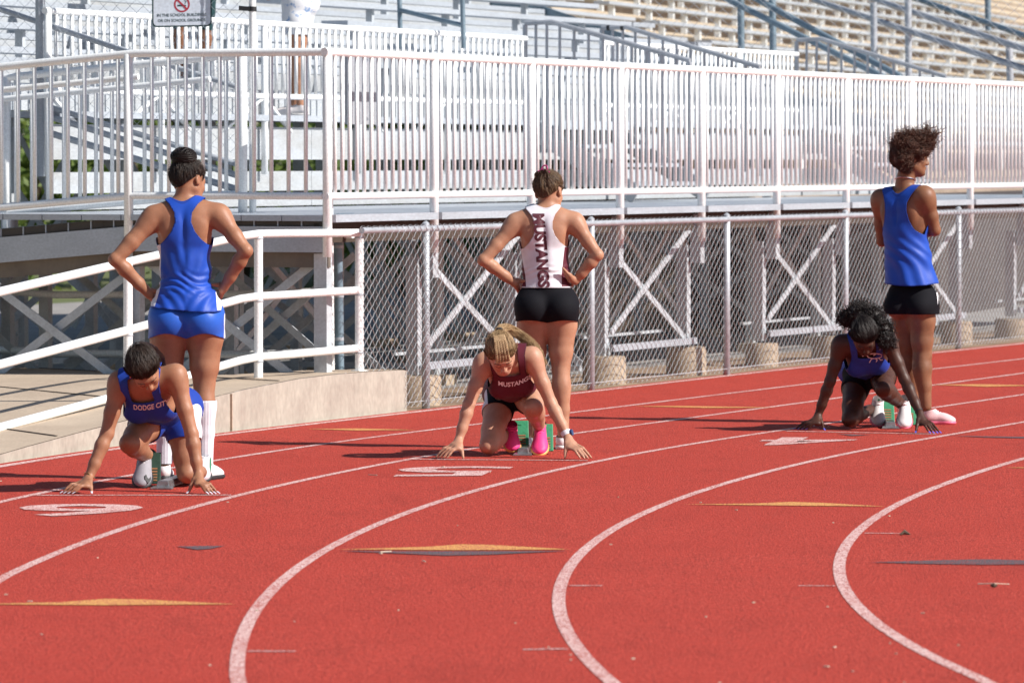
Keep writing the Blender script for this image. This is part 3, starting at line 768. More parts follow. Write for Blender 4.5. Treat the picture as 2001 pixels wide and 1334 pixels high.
sh = [(40, 70, 1.5, 2.7, 'leaf', 'leftmost bright green shrub glimpsed between the frames under the ramp'), (170, 72, 1.4, 2.5, 'leaf', 'second green shrub from the left seen through the frames'),
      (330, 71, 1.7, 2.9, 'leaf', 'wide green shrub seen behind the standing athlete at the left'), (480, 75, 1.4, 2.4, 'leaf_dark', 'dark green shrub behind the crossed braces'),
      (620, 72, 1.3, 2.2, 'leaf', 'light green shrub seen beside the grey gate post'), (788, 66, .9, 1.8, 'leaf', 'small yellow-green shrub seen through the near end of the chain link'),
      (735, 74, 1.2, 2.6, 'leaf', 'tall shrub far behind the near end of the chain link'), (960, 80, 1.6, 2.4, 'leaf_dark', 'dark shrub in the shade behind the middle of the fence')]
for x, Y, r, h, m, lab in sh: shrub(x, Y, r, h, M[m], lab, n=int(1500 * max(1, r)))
def far_tree(x, Y, h, rad, label):
    w = P(x, 400, Y); b = (w[0], w[1]); e = empty('tree', (b[0], b[1], 0), label, 'tree', 'trees behind the stand')
    MB().tube([(b[0], b[1], -.1), (b[0] + .1, b[1], h * .4), (b[0] - .1, b[1] + .1, h * .75)], [.16, .12, .05], 8).build('trunk', M['bark'], e, smooth=True)
    for k in range(4): 
        a = k * 1.57 + x * .01
        MB().tube([(b[0], b[1], h * (.28 + .08 * k)), (b[0] + rad * .6 * math.cos(a), b[1] + rad * .6 * math.sin(a), h * (.5 + .09 * k))], .05, 6, r2=.015).build('limb', M['bark'], e)
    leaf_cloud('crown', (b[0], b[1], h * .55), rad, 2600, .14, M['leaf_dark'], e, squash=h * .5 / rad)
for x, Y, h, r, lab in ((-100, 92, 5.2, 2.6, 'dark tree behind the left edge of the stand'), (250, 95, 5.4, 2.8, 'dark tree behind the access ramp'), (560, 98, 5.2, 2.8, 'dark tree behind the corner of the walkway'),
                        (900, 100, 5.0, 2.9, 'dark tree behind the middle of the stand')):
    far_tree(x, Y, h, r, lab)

# ---- old terrace with benches at the right, beyond the stand
TAa = math.radians(14.7)
QU = np.array((math.sin(TAa), math.cos(TAa))); QN = np.array((-math.cos(TAa), math.sin(TAa)))
QO = P(1640, 312, 60.0)[:2]
def QW(a, b, h):
    p = QO + QU * a + QN * b; return np.array((p[0], p[1], h))
def qbox(a0, a1, b0, b1, h0, h1):
    return [QW(a0, b0, h0), QW(a1, b0, h0), QW(a1, b1, h0), QW(a0, b1, h0), QW(a0, b0, h1), QW(a1, b0, h1), QW(a1, b1, h1), QW(a0, b1, h1)]
ter = empty('concrete_terrace', QW(6, 3, 0), 'tan stepped concrete terrace beyond the metal stand at the right', 'terrace')
T0, TR, TT = 1.25, .27, .72
def qa_at(x, b):
    k = (x - 1000.5) / FPX; p = QO + QN * b
    return (k * p[1] - p[0]) / (QU[0] - k * QU[1])
MB().hexa(qbox(-8, 60, -1.6, 0, -.03, T0)).build('front_wall', M['shade_wall'], ter)
for i in range(28):
    q0 = max(-8, qa_at(1075, i * TT))
    if q0 > 100: break
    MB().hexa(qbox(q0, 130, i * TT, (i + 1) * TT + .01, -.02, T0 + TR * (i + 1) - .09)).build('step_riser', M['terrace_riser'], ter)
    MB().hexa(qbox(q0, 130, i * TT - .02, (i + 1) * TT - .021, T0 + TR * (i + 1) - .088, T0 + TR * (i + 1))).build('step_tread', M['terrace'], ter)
bn = 0
for i in range(17):
    h = T0 + TR * (i + 1)
    for (q0, q1, lab) in ((max(-5.2 + .18 * i, qa_at(1075, i * TT) + .4), 9.0 + .1 * i, 'near'), (max(10.4 + .1 * i, qa_at(1075, i * TT) + .4), 62, 'far')):
        if q1 - q0 < .8: continue
        e = empty('terrace_bench', QW(q0, i * TT + .3, h), f'silver plank bench on the {ordn[i]} terrace step from the bottom, {lab} side of the aisle', 'bench', 'benches on the terrace')
        MB().hexa(qbox(q0, q1, i * TT + .30, i * TT + .52, h + .33, h + .375)).build('seat_plank', M['alu'], e)
        a = q0 + .5
        while a < q1:
            MB().hexa(qbox(a, a + .07, i * TT + .36, i * TT + .44, h - .005, h + .33)).build('leg', M['white'], e); a += 2.2
# sloping pipe rails and posts of the terrace side fence
def pipe_thing(name, label, pts_list, posts, r, m, cat):
    e = empty(name, pts_list[0][0], label, cat)
    for pl in pts_list: MB().tube(pl, r, 10).build('rail', m, e, smooth=True)
    for p, q in posts: MB().tube([p, q], r * 1.15, 10).build('post', m, e, smooth=True)
    return e
Yt = 55.0
pipe_thing('terrace_fence', 'nearest sloping pipe fence with tall posts in front of the terrace',
           [[P(1395, -14, Yt), P(1735, 155, Yt - 1.6)], [P(1440, -22, Yt), P(1760, 150, Yt - 1.6)]],
           [(P(1449, 120, Yt), P(1446, -80, Yt)), (P(1511, 130, Yt - .3), P(1508, -80, Yt - .3))], .032, M['blue_steel'], 'fence')
pipe_thing('terrace_fence', 'middle sloping pipe fence with two rails across the terrace',
           [[P(1590, 0, Yt + 1), P(2080, 160, Yt - 2)], [P(1675, -12, Yt + 1), P(2080, 122, Yt - 2)]],
           [(P(1709, 190, Yt), P(1707, 5, Yt)), (P(1776, 190, Yt), P(1774, -60, Yt)), (P(1975, 190, Yt - 1), P(1972, 90, Yt - 1))], .032, M['galv'], 'fence')
pipe_thing('terrace_fence', 'upper sloping pipe rail at the right edge of the terrace',
           [[P(1760, -12, Yt + 3), P(2080, 96, Yt)]], [(P(1931, 60, Yt + 3), P(1929, -80, Yt + 3))], .03, M['blue_steel'], 'fence')
tf = empty('terrace_mesh_fence', P(1500, 100, Yt), 'fine chain link fabric hung in front of the terrace', 'fence')
p0, p1 = P(1250, 100, Yt + .2), P(2060, 100, Yt - 1.9)
dd = (p1 - p0)[:2]; ll = np.linalg.norm(dd)
chainlink('mesh', p0[:2], dd / ll, ll, lambda x: 2.2, lambda x: 3.6, tf, pw=.13, ph=.11, r=.0024)

# ---- litter on the track: blades of dry grass, paper flecks, a twig
M['fleck'] = worn('pale_litter', (.62, .52, .42), (.40, .34, .22), .9, s1=30, s2=90, bstr=0)
fl = MB()
rl = np.random.default_rng(5)
for i in range(45):
    x = rl.uniform(-30, 2030); y = 1334 - (rl.random() ** 1.6) * 440
    p = G(x, y, .004)
    if p[1] > 33: continue
    a = rl.random() * 6.28; L = rl.choice([.004, .006, .009, .030], p=[.45, .3, .17, .08]); w = .002 if L > .02 else L * .5
    d = np.array((math.cos(a), math.sin(a), 0)); s_ = np.array((-d[1], d[0], 0))
    fl.hexa([p - d * L - s_ * w, p + d * L - s_ * w, p + d * L + s_ * w, p - d * L + s_ * w] + [q + (0, 0, .004) for q in (p - d * L - s_ * w, p + d * L - s_ * w, p + d * L + s_ * w, p - d * L + s_ * w)])
tag(fl.build('track_litter', M['fleck']), 'tiny pale flecks of grass and paper scattered over the track', kind='stuff')
tw = empty('twig', G(1942, 1140), 'thin pale twig with a small seed lying in the inner lane', 'twig')
MB().tube([G(1911, 1140, .012), G(1942, 1139, .016), G(1972, 1140.5, .010)], .0025, 6, r2=.0015).build('stem', M['fleck'], tw)
sd_c = G(1942, 1143, .012); MB().tube([sd_c - (.014, 0, 0), sd_c, sd_c + (.014, 0, 0)], [.003, .010, .003], 8).build('seed', M['bark'], tw, smooth=True)
lf = G(1768, 1042, .01); MB().tube([lf - (.02, 0, .004), lf + (.0, .01, .006), lf + (.022, -.01, -.002)], [.004, .012, .003], 7).build('dry_leaf', M['bark'])
tag(bpy.data.objects['dry_leaf'], 'small dark dry leaf beside the inner lane line', 'leaf')
# ================================================================== PEOPLE: one smooth implicit surface per body
def nrm(v):
    v = np.array(v, float); return v / max(1e-9, np.linalg.norm(v))
class Field:
    def __init__(s): s.pr = []
    def cone(s, a, b, r1, r2, k=.02, grp='body'):
        a, b = np.array(a, float), np.array(b, float)
        rm = max(r1, r2); lo = np.minimum(a, b) - rm; hi = np.maximum(a, b) + rm
        s.pr.append(('c', (a, b, r1, r2), k, lo, hi, grp)); return s
    def ell(s, c, rad, k=.03, R=None, grp='body', sub=False):
        c = np.array(c, float); rad = np.array(rad, float); R = np.eye(3) if R is None else np.array(R, float)   # rows of R = axes
        ext = np.sqrt((R.T ** 2) @ (rad ** 2)); s.pr.append(('s' if sub else 'e', (c, rad, R), k, c - ext, c + ext, grp)); return s
    def chain(s, pts, rs, k=.012, k0=None, grp='body'):
        for i in range(len(pts) - 1): s.cone(pts[i], pts[i + 1], rs[i], rs[i + 1], k0 if (i == 0 and k0 is not None) else k, grp)
        return s
    @staticmethod
    def dist(kind, par, X):
        if kind == 'c':
            a, b, r1, r2 = par; ba = b - a; l2 = max(1e-9, ba @ ba); rr = r1 - r2
            if abs(rr) * abs(rr) >= l2 * .98: rr = math.copysign(math.sqrt(l2 * .97), rr)
            a2 = l2 - rr * rr; il2 = 1.0 / l2
            pa = X - a; y = pa @ ba; z = y - l2
            w = pa * l2 - y[..., None] * ba
            x2 = np.einsum('...i,...i->...', w, w); y2 = y * y * l2; z2 = z * z * l2
            k = math.copysign(1, rr) * rr * rr * x2
            c1 = np.sign(z) * a2 * z2 > k; c2 = np.sign(y) * a2 * y2 < k
            d = (np.sqrt(np.maximum(0, x2 * a2 * il2)) + y * rr) * il2 - r1
            d = np.where(c1, np.sqrt(x2 + z2) * il2 - r2, d)
            return np.where(~c1 & c2, np.sqrt(x2 + y2) * il2 - r1, d)
        c, rad, R = par
        q = (X - c) @ R.T
        k0 = np.sqrt(np.einsum('...i,...i->...', q / rad, q / rad)); k1 = np.sqrt(np.einsum('...i,...i->...', q / rad ** 2, q / rad ** 2))
        return np.where(k1 < 1e-6, -rad.min(), k0 * (k0 - 1) / np.maximum(k1, 1e-6))
    def grid(s, h, infl=0.0, grps=None, only=None, flags=None):
        pr = [p for p in s.pr if grps is None or p[5] in grps]
        if only is not None: pr = [p for p in pr if only(p)]
        lo = np.min([p[3] for p in pr if p[0] != 's'], 0) - infl - .02; hi = np.max([p[4] for p in pr if p[0] != 's'], 0) + infl + .02
        n = np.ceil((hi - lo) / h).astype(int) + 1
        D = np.full(n, .12, np.float32)
        for kind, par, k, l, u, g in pr:
            m = .03 + k + infl + 2 * h
            i0 = np.maximum(0, np.floor((l - m - lo) / h).astype(int)); i1 = np.minimum(n, np.ceil((u + m - lo) / h).astype(int) + 1)
            if (i1 <= i0).any(): continue
            ax = [lo[d] + h * np.arange(i0[d], i1[d]) for d in range(3)]
            X = np.stack(np.meshgrid(*ax, indexing='ij'), -1)
            d = s.dist(kind, par, X).astype(np.float32)
            sl = tuple(slice(i0[q], i1[q]) for q in range(3)); a = D[sl]
            if kind == 's':
                t = np.clip(.5 - .5 * (a + d) / k, 0, 1); D[sl] = a * (1 - t) + (-d) * t + k * t * (1 - t)
            else:
                t = np.clip(.5 + .5 * (a - d) / k, 0, 1); D[sl] = a * (1 - t) + d * t - k * t * (1 - t)
        return lo, h, D - np.float32(infl)
def surface_nets(lo, h, D):
    S = D < 0; n = D.shape
    c = np.zeros(tuple(x - 1 for x in n), np.int8)
    for i in (0, 1):
        for j in (0, 1):
            for k in (0, 1): c += S[i:n[0] - 1 + i, j:n[1] - 1 + j, k:n[2] - 1 + k]
    cell = np.argwhere((c > 0) & (c < 8)); m = len(cell)
    idx = np.full(tuple(x - 1 for x in n), -1, np.int64); idx[cell[:, 0], cell[:, 1], cell[:, 2]] = np.arange(m)
    acc = np.zeros((m, 3)); cnt = np.zeros(m)
    corners = [(i, j, k) for i in (0, 1) for j in (0, 1) for k in (0, 1)]
    for a in corners:
        for ax in range(3):
            if a[ax]: continue
            b = list(a); b[ax] = 1
            va = D[cell[:, 0] + a[0], cell[:, 1] + a[1], cell[:, 2] + a[2]]; vb = D[cell[:, 0] + b[0], cell[:, 1] + b[1], cell[:, 2] + b[2]]
            x = (va < 0) != (vb < 0)
            t = np.where(x, va / np.where(np.abs(va - vb) < 1e-9, 1, va - vb), 0)
            p = np.array(a, float)[None, :].repeat(m, 0); p[:, ax] += t
            acc[x] += p[x]; cnt[x] += 1
    V = lo + h * (cell + acc / np.maximum(cnt, 1)[:, None])
    F = []
    for ax in range(3):
        u, w = [(1, 2), (2, 0), (0, 1)][ax]
        a = S.take(range(0, n[ax] - 1), ax); b = S.take(range(1, n[ax]), ax)
        e = np.argwhere(a != b)
        e = e[(e[:, u] > 0) & (e[:, w] > 0) & (e[:, u] < n[u] - 1) & (e[:, w] < n[w] - 1)]
        if not len(e): continue
        def cid(du, dw):
            q = e.copy(); q[:, u] += du; q[:, w] += dw; return idx[q[:, 0], q[:, 1], q[:, 2]]
        q = np.stack([cid(-1, -1), cid(0, -1), cid(0, 0), cid(-1, 0)], 1)
        flip = ~S[e[:, 0], e[:, 1], e[:, 2]]
        q[flip] = q[flip][:, ::-1]; F.append(q)
    F = np.concatenate(F); F = F[(F >= 0).all(1)]
    return V, F
def smooth(V, F, it=2, lam=.5):
    E = np.concatenate([F[:, [i, (i + 1) % F.shape[1]]] for i in range(F.shape[1])]); E = np.concatenate([E, E[:, ::-1]])
    deg = np.bincount(E[:, 0], minlength=len(V)).astype(float)
    for k in range(it):
        for l in (lam, -lam * 1.03):
            s = np.stack([np.bincount(E[:, 0], V[E[:, 1], d], len(V)) for d in range(3)], 1)
            V = V + l * (s / np.maximum(deg, 1)[:, None] - V) * (deg > 0)[:, None]
    return V
def normals(V, F):
    T = F if F.shape[1] == 3 else np.concatenate([F[:, :3], F[:, [0, 2, 3]]])
    n = np.cross(V[T[:, 1]] - V[T[:, 0]], V[T[:, 2]] - V[T[:, 0]])
    N = np.zeros_like(V)
    for k in range(3):
        for d in range(3): N[:, d] += np.bincount(T[:, k], n[:, d], len(V))
    return N / np.maximum(1e-12, np.linalg.norm(N, axis=1))[:, None]
def tris(F): return F if F.shape[1] == 3 else np.concatenate([F[:, :3], F[:, [0, 2, 3]]])
def clip(V, T, g):
    """keep the part of the triangle mesh where g > 0; the cut follows g = 0"""
    g = np.where(np.abs(g) < 1e-7, 1e-7, g); pos = g > 0
    c = pos[T].sum(1); out = [T[c == 3]]; newV = [V]; base = len(V); cache = {}
    nv = []
    def cut(i, j):
        k = (i, j) if i < j else (j, i)
        if k not in cache:
            t = g[i] / (g[i] - g[j]); cache[k] = base + len(nv); nv.append(V[i] + (V[j] - V[i]) * t)
        return cache[k]
    ex = []
    for t in T[c == 1]:
        i = int(np.argmax(pos[t])); a, b, d = t[i], t[(i + 1) % 3], t[(i + 2) % 3]; ex.append((a, cut(a, b), cut(a, d)))
    for t in T[c == 2]:
        i = int(np.argmin(pos[t])); a, b, d = t[i], t[(i + 1) % 3], t[(i + 2) % 3]; p, q = cut(a, b), cut(a, d); ex += [(p, b, d), (p, d, q)]
    if ex: out.append(np.array(ex))
    V2 = np.concatenate([V, np.array(nv)]) if nv else V; T2 = np.concatenate(out) if out else np.zeros((0, 3), int)
    used = np.unique(T2); mp = np.full(len(V2), -1); mp[used] = np.arange(len(used))
    return V2[used], mp[T2]
def np_mesh(name, V, F, mats, parent, smooth_=True, fmat=None):
    me = bpy.data.meshes.new(name); F = np.asarray(F)
    me.vertices.add(len(V)); me.vertices.foreach_set('co', np.asarray(V, np.float32).ravel())
    k = F.shape[1]; me.loops.add(F.size); me.loops.foreach_set('vertex_index', F.astype(np.int32).ravel())
    me.polygons.add(len(F)); me.polygons.foreach_set('loop_start', np.arange(0, F.size, k, dtype=np.int32))
    if fmat is not None: me.polygons.foreach_set('material_index', np.asarray(fmat, np.int32))
    me.update(calc_edges=True); me.validate()
    for m in (mats if isinstance(mats, (list, tuple)) else [mats]): me.materials.append(m)
    if smooth_: me.polygons.foreach_set('use_smooth', [True] * len(me.polygons))
    return link(name, me, None, parent)
def sfield(seed, n=26, lo=3, hi=14, asp=(1, 1, 1)):
    """smooth random scalar field for folds"""
    r = np.random.default_rng(seed); K = r.normal(size=(n, 3)); K /= np.linalg.norm(K, axis=1)[:, None]
    K *= (lo + (hi - lo) * r.random((n, 1))) * 2 * math.pi / 1.0 * .18 * np.array(asp); ph = r.random(n) * 6.28; A = 1 / np.sqrt(np.linalg.norm(K, axis=1))
    A /= np.sqrt((A ** 2).sum() / 2)
    return lambda X: (np.sin(X @ K.T + ph) * A).sum(1)

# ---- materials for people
def skinmat(name, base, dark, rough=.5):
    m, N, L, b = mat(name, base, rough, 0, .35)
    n = noise(N, L, 9, 4, .6, vec=geopos(N)); n2 = noise(N, L, 160, 3, .6, vec=geopos(N))
    c = ramp(N, L, n, [(.3, dark), (.62, base)])
    L.new(mixc(N, L, 1.0, c, ramp(N, L, n2, [(.3, (.93, .92, .92)), (.7, (1.04, 1.04, 1.04))]), 'MULTIPLY'), b.inputs['Base Color'])
    b.inputs['Subsurface Weight'].default_value = .12; b.inputs['Subsurface Radius'].default_value = (.010, .004, .002); b.inputs['Subsurface Scale'].default_value = 1.0
    bump(N, L, b, n2, .06, .002)
    return m
M['skin_tan'] = skinmat('tanned_skin', (.37, .178, .102), (.28, .125, .070))
M['skin_light'] = skinmat('light_skin', (.46, .240, .150), (.36, .175, .105))
M['skin_fair'] = skinmat('fair_skin', (.50, .270, .178), (.40, .20, .128))
M['skin_brown'] = skinmat('brown_skin', (.255, .118, .063), (.18, .078, .041))
M['skin_dark'] = skinmat('dark_brown_skin', (.072, .029, .018), (.050, .019, .012), .5)
def cloth(name, col, rough=.7, knit=420, sheen=.03, vary=.12, rib=False):
    m, N, L, b = mat(name, col, rough, 0, .3)
    pos = geopos(N); n = noise(N, L, 14, 4, .6, vec=pos)
    k = tuple(1 - vary * .9 for _ in range(3)); k2 = tuple(1 + vary * .6 for _ in range(3))
    L.new(mixc(N, L, 1.0, col, ramp(N, L, n, [(.3, k), (.7, k2)]), 'MULTIPLY'), b.inputs['Base Color'])
    if rib:
        tc = N.new('ShaderNodeTexCoord'); w = N.new('ShaderNodeTexWave'); w.bands_direction = 'X'; w.inputs['Scale'].default_value = 42; L.new(pos, w.inputs['Vector'])
        bump(N, L, b, w.outputs['Fac'], .6, .004)
    else: bump(N, L, b, noise(N, L, knit, 2, .5, vec=pos), .12, .002)
    b.inputs['Sheen Weight'].default_value = sheen
    return m
M['blue_cloth'] = cloth('royal_blue_jersey', (.012, .066, .42), .5)
M['blue_short'] = cloth('royal_blue_stretch', (.022, .105, .50), .42)
M['navy_cloth'] = cloth('deep_blue_jersey', (.011, .045, .32), .55)
M['white_cloth'] = cloth('white_jersey', (.74, .73, .78), .65)
M['maroon'] = cloth('maroon_jersey', (.105, .012, .026), .6)
M['black_cloth'] = cloth('black_stretch', (.006, .006, .009), .8, sheen=0.0)
M['black_cloth'].node_tree.nodes['Principled BSDF'].inputs['Specular IOR Level'].default_value = .15
M['sock'] = cloth('white_ribbed_sock', (.76, .74, .80), .8, rib=True)
M['grey_sock'] = cloth('dark_grey_sock', (.07, .06, .07), .85)
M['pink_shoe'] = cloth('hot_pink_mesh_shoe', (.86, .055, .24), .5, knit=260)
M['white_shoe'] = cloth('white_mesh_shoe', (.74, .70, .70), .55, knit=260)
M['pale_pink_shoe'] = cloth('pale_pink_shoe', (.78, .52, .52), .5, knit=260)
M['grey_shoe'] = cloth('grey_white_shoe', (.60, .58, .62), .55, knit=260)
M['sole_black'] = mat('black_sole', (.02, .02, .022), .6)[0]
M['sole_white'] = mat('white_sole', (.72, .70, .68), .55)[0]
M['sole_pink'] = mat('pink_sole', (.80, .16, .26), .5)[0]
M['sole_gum'] = mat('amber_sole', (.75, .36, .10), .5)[0]
M['letter_white'] = mat('white_print', (.78, .77, .79), .6)[0]
M['letter_maroon'] = mat('maroon_print', (.085, .010, .022), .6)[0]
M['nail'] = mat('glossy_white_nail', (.72, .70, .78), .2)[0]
M['nail_blue'] = mat('glossy_blue_nail', (.10, .13, .62), .2)[0]
M['gold'] = mat('gold_chain', (.70, .48, .18), .3, 1.0)[0]
M['silver'] = mat('silver_chain', (.75, .75, .76), .3, 1.0)[0]
M['watch_band'] = mat('pale_watch_band', (.70, .68, .72), .5)[0]
M['watch_face'] = mat('dark_blue_watch_face', (.02, .05, .16), .15)[0]
M['pink_tie'] = mat('magenta_hair_tie', (.55, .02, .20), .5)[0]
def hairmat(name, a, b_, c, rough=.38, fine=1.0):
    m, N, L, b = mat(name, a, rough, 0, .22)
    at = N.new('ShaderNodeAttribute'); at.attribute_name = 'strand'; 
    v = at.outputs['Vector']
    n = noise(N, L, 1.0, 4, .7, vec=scale_vec(N, L, v, (55 * fine, 55 * fine, 3)))
    L.new(ramp(N, L, n, [(.3, a), (.5, b_), (.72, c)]), b.inputs['Base Color'])
    L.new(ramp(N, L, n, [(.3, (rough * .9,) * 3), (.7, (rough * 1.4,) * 3)]), b.inputs['Roughness'])
    bump(N, L, b, n, .75, .006)
    return m
M['hair_black'] = hairmat('black_hair', (.008, .006, .006), (.014, .010, .009), (.030, .020, .016))
M['hair_dark'] = hairmat('dark_brown_hair', (.016, .010, .008), (.030, .018, .013), (.060, .036, .024))
M['hair_brown'] = hairmat('brown_hair', (.030, .018, .012), (.075, .045, .028), (.20, .125, .065))
M['hair_blond'] = hairmat('dark_blond_hair', (.055, .032, .018), (.17, .105, .052), (.40, .27, .14), fine=1.3)
def plainhair(name, a, c, rough=.5):
    m, N, L, b = mat(name, a, rough, 0, .4); n = noise(N, L, 30, 3, .6, vec=geopos(N))
    L.new(ramp(N, L, n, [(.35, a), (.7, c)]), b.inputs['Base Color']); return m
M['curl_brown'] = plainhair('brown_curly_hair', (.060, .026, .018), (.145, .066, .042))
M['curl_black'] = plainhair('black_curly_hair', (.010, .007, .007), (.024, .016, .014))
M['strand_blond'] = plainhair('blond_strands', (.30, .185, .09), (.56, .39, .21))
M['strand_brown'] = plainhair('brown_strands', (.07, .042, .026), (.26, .165, .085))
M['strand_dark'] = plainhair('dark_strands', (.020, .012, .009), (.05, .03, .02))

# ---- body builder
class Person:
    """joints J: dict of world points; frames for pelvis, chest and head"""
    def __init__(s, name, label, base, skin, group=None):
        s.e = empty(name, base, label, 'person', group); s.skin = skin; s.f = Field()
    def frame(s, up, fwd):
        v = nrm(up); f = np.array(fwd, float); f = nrm(f - v * (f @ v)); sd = np.cross(f, v)   # side = figure's right when f forward, v up
        return np.array((sd, f, v))
    def torso(s, Pc, Cc, RP, RC, SL, SR, hip=.165, waist=.125, chest=.14, bust=0.0, glute=.09, depth=1.0, shoulder=.05, k=.05, waist_t=.5, gl_drop=.05):
        f = s.f; s.RP, s.RC, s.Pc, s.Cc = RP, RC, np.array(Pc), np.array(Cc)
        T = 'torso'
        f.ell(Pc, (hip * .93, .098 * depth, .115), k, RP, T)
        mid = Pc * (1 - waist_t) + Cc * waist_t; Rm = s.frame(Cc - Pc, RP[1] + RC[1])
        f.ell(mid, (waist, .084 * depth, .14), k, Rm, T)
        f.ell(Cc, (chest, .098 * depth, .165), k, RC, T)
        f.ell(Cc + RC[2] * .085 - RC[1] * .012, (chest * 1.0, .075 * depth, .085), k, RC, T)
        f.cone(Pc * .75 + Cc * .25 - RP[1] * .0, Pc * .35 + Cc * .65, .075, .078, k, T)
        for sg in (-1, 1):
            f.ell(Pc + RP[0] * sg * hip * .47 - RP[1] * .052 * depth - RP[2] * gl_drop, (glute, glute * .98, glute * 1.02), .03, RP, T)
            f.ell(Cc + RC[0] * sg * .072 - RC[1] * .070 * depth + RC[2] * .055, (.050, .026, .075), .035, RC, T)
            if bust: f.ell(Cc + RC[0] * sg * .066 + RC[1] * .075 * depth - RC[2] * .012, (bust, bust * .85, bust * .95), .04, RC, T)
            else: f.ell(Cc + RC[0] * sg * .06 + RC[1] * .070 * depth + RC[2] * .03, (.07, .035, .06), .04, RC, T)
        f.ell(Cc - RC[1] * .118 * depth - RC[2] * .02, (.010, .022, .17), .035, RC, T, sub=True)
        s.SL, s.SR = np.array(SL), np.array(SR); nb = Cc + RC[2] * .165 + RC[1] * .0
        for S in (s.SL, s.SR):
            f.cone(nb - RC[2] * .02 - RC[1] * .012, S + RC[2] * .004, .045, shoulder * .80, .045, T)
            f.cone(Cc + RC[2] * .10 + (S - Cc) * .35, S, .055, shoulder, .04, T)
    def neck(s, Nb, Hc, RH, r=.052, scale=1.0):
        f = s.f; s.RH, s.Hc, s.hs = RH, np.array(Hc), scale; q = scale
        s.Nb = np.array(Nb)
        f.cone(Nb, Hc - RH[1] * .018 * q - RH[2] * .045 * q, r * 1.06, r * .96, .035, 'neck')
        H = lambda a, b, c: s.Hc + (RH[0] * a + RH[1] * b + RH[2] * c) * q
        G_ = 'head'
        f.ell(H(0, -.012, .028), np.array((.0735, .093, .083)) * q, .02, RH, G_)
        f.ell(H(0, .030, -.035), np.array((.058, .060, .074)) * q, .03, RH, G_)
        f.cone(H(0, .066, -.093), H(0, .05, -.08), .021 * q, .028 * q, .03, G_)
        for sg in (-1, 1):
            f.cone(H(sg * .050, .0, -.052), H(sg * .018, .062, -.090), .018 * q, .019 * q, .025, G_)
            f.ell(H(sg * .035, .062, -.030), np.array((.022, .020, .024)) * q, .02, RH, G_)
            f.ell(H(sg * .031, .097, .006), np.array((.017, .013, .010)) * q, .014, RH, G_, sub=True)
            f.ell(H(sg * .030, .083, .004), np.array((.0125, .0125, .0115)) * q, .006, RH, G_)
            f.ell(H(sg * .076, -.010, -.010), np.array((.009, .020, .031)) * q, .006, RH, G_)
            f.ell(H(sg * .084, -.004, -.006), np.array((.006, .010, .016)) * q, .006, RH, G_, sub=True)
            f.ell(H(sg * .0125, .100, -.036), np.array((.008, .009, .007)) * q, .008, RH, G_)
        f.ell(H(0, .080, .022), np.array((.045, .016, .010)) * q, .02, RH, G_)
        f.cone(H(0, .091, .006), H(0, .108, -.030), .008 * q, .0115 * q, .014, G_)
        f.ell(H(0, .091, -.0585), np.array((.022, .010, .0055)) * q, .006, RH, G_)
        f.ell(H(0, .089, -.069), np.array((.019, .010, .006)) * q, .006, RH, G_)
    def arm(s, S, El, Wr, r=(.050, .043, .036, .034, .037, .024), flare=None):
        """deltoid, upper arm, elbow, forearm belly, wrist"""
        f = s.f; S, El, Wr = map(np.array, (S, El, Wr))
        u = El - S; w = Wr - El
        f.chain([S, S + u * .25, S + u * .6, El], [r[0], r[1] * 1.08, r[1] * .97, r[3]], .015, .035, 'arm')
        f.ell(S + u * .12, (r[0] * 1.0, r[0] * 1.0, r[0] * 1.12), .03, s.frame(u, s.RC[1] + .01), 'arm')
        f.chain([El, El + w * .28, El + w * .7, Wr], [r[3] * .98, r[4], r[5] * 1.25, r[5]], .015, .01, 'arm')
        f.ell(El + nrm(El - (S + Wr) / 2) * .006, (.028, .028, .028), .02, None, 'arm')
    def leg(s, H, K, A, back, r=(.088, .086, .066, .052, .054, .034), grp='leg', k0=.04):
        f = s.f; H, K, A = map(np.array, (H, K, A)); u, w = K - H, A - K; bk = nrm(back)
        f.chain([H, H + u * .3, H + u * .72, K], [r[0], r[1], r[2], r[3]], .02, k0, grp)
        f.chain([K, K + w * .25, K + w * .6, A], [r[3] * .97, r[4] * .94, r[4] * .76, r[5]], .02, .012, 'calf')
        f.ell(K + w * .27 + bk * .020, (r[4] * .88, r[4] * .78, .105), .03, s.frame(w, bk), 'calf')
        f.ell(K - bk * .024, (.036, .03, .042), .03, s.frame(w, bk), 'calf')
    def hand(s, W, K4, tips, mids=None, thumb=None, r=.0085, pal=.012, grp='hand'):
        """W wrist; K4 four knuckles (index..little); tips four fingertips; thumb (base, mid, tip)"""
        f = s.f; W = np.array(W)
        for i, K in enumerate(K4):
            K = np.array(K); f.cone(W + (K - W) * .12, K, .016, pal, .014, grp)
        f.cone(K4[0], K4[3], pal * .95, pal * .85, .012, grp)
        for i, (K, T) in enumerate(zip(K4, tips)):
            K, T = np.array(K), np.array(T); rr = r * (1.0, 1.03, .98, .86)[i]
            m = np.array(mids[i]) if mids is not None else (K + T) / 2
            q = m * .45 + T * .55
            f.chain([K, m, q, T], [rr * 1.12, rr, rr * .9, rr * .72], .004, .008, grp)
        if thumb is not None:
            b, m, t = map(np.array, thumb); f.chain([W + (b - W) * .3, b, m, t], [.015, .0125, .0105, .0078], .006, .012, grp)
    def finish(s, h=.0062, name='body'):
        lo, h, D = s.f.grid(h); V, F = surface_nets(lo, h, D); V = smooth(V, F, 2)
        s.body = np_mesh(name, V, F, s.skin, s.e); return s.body
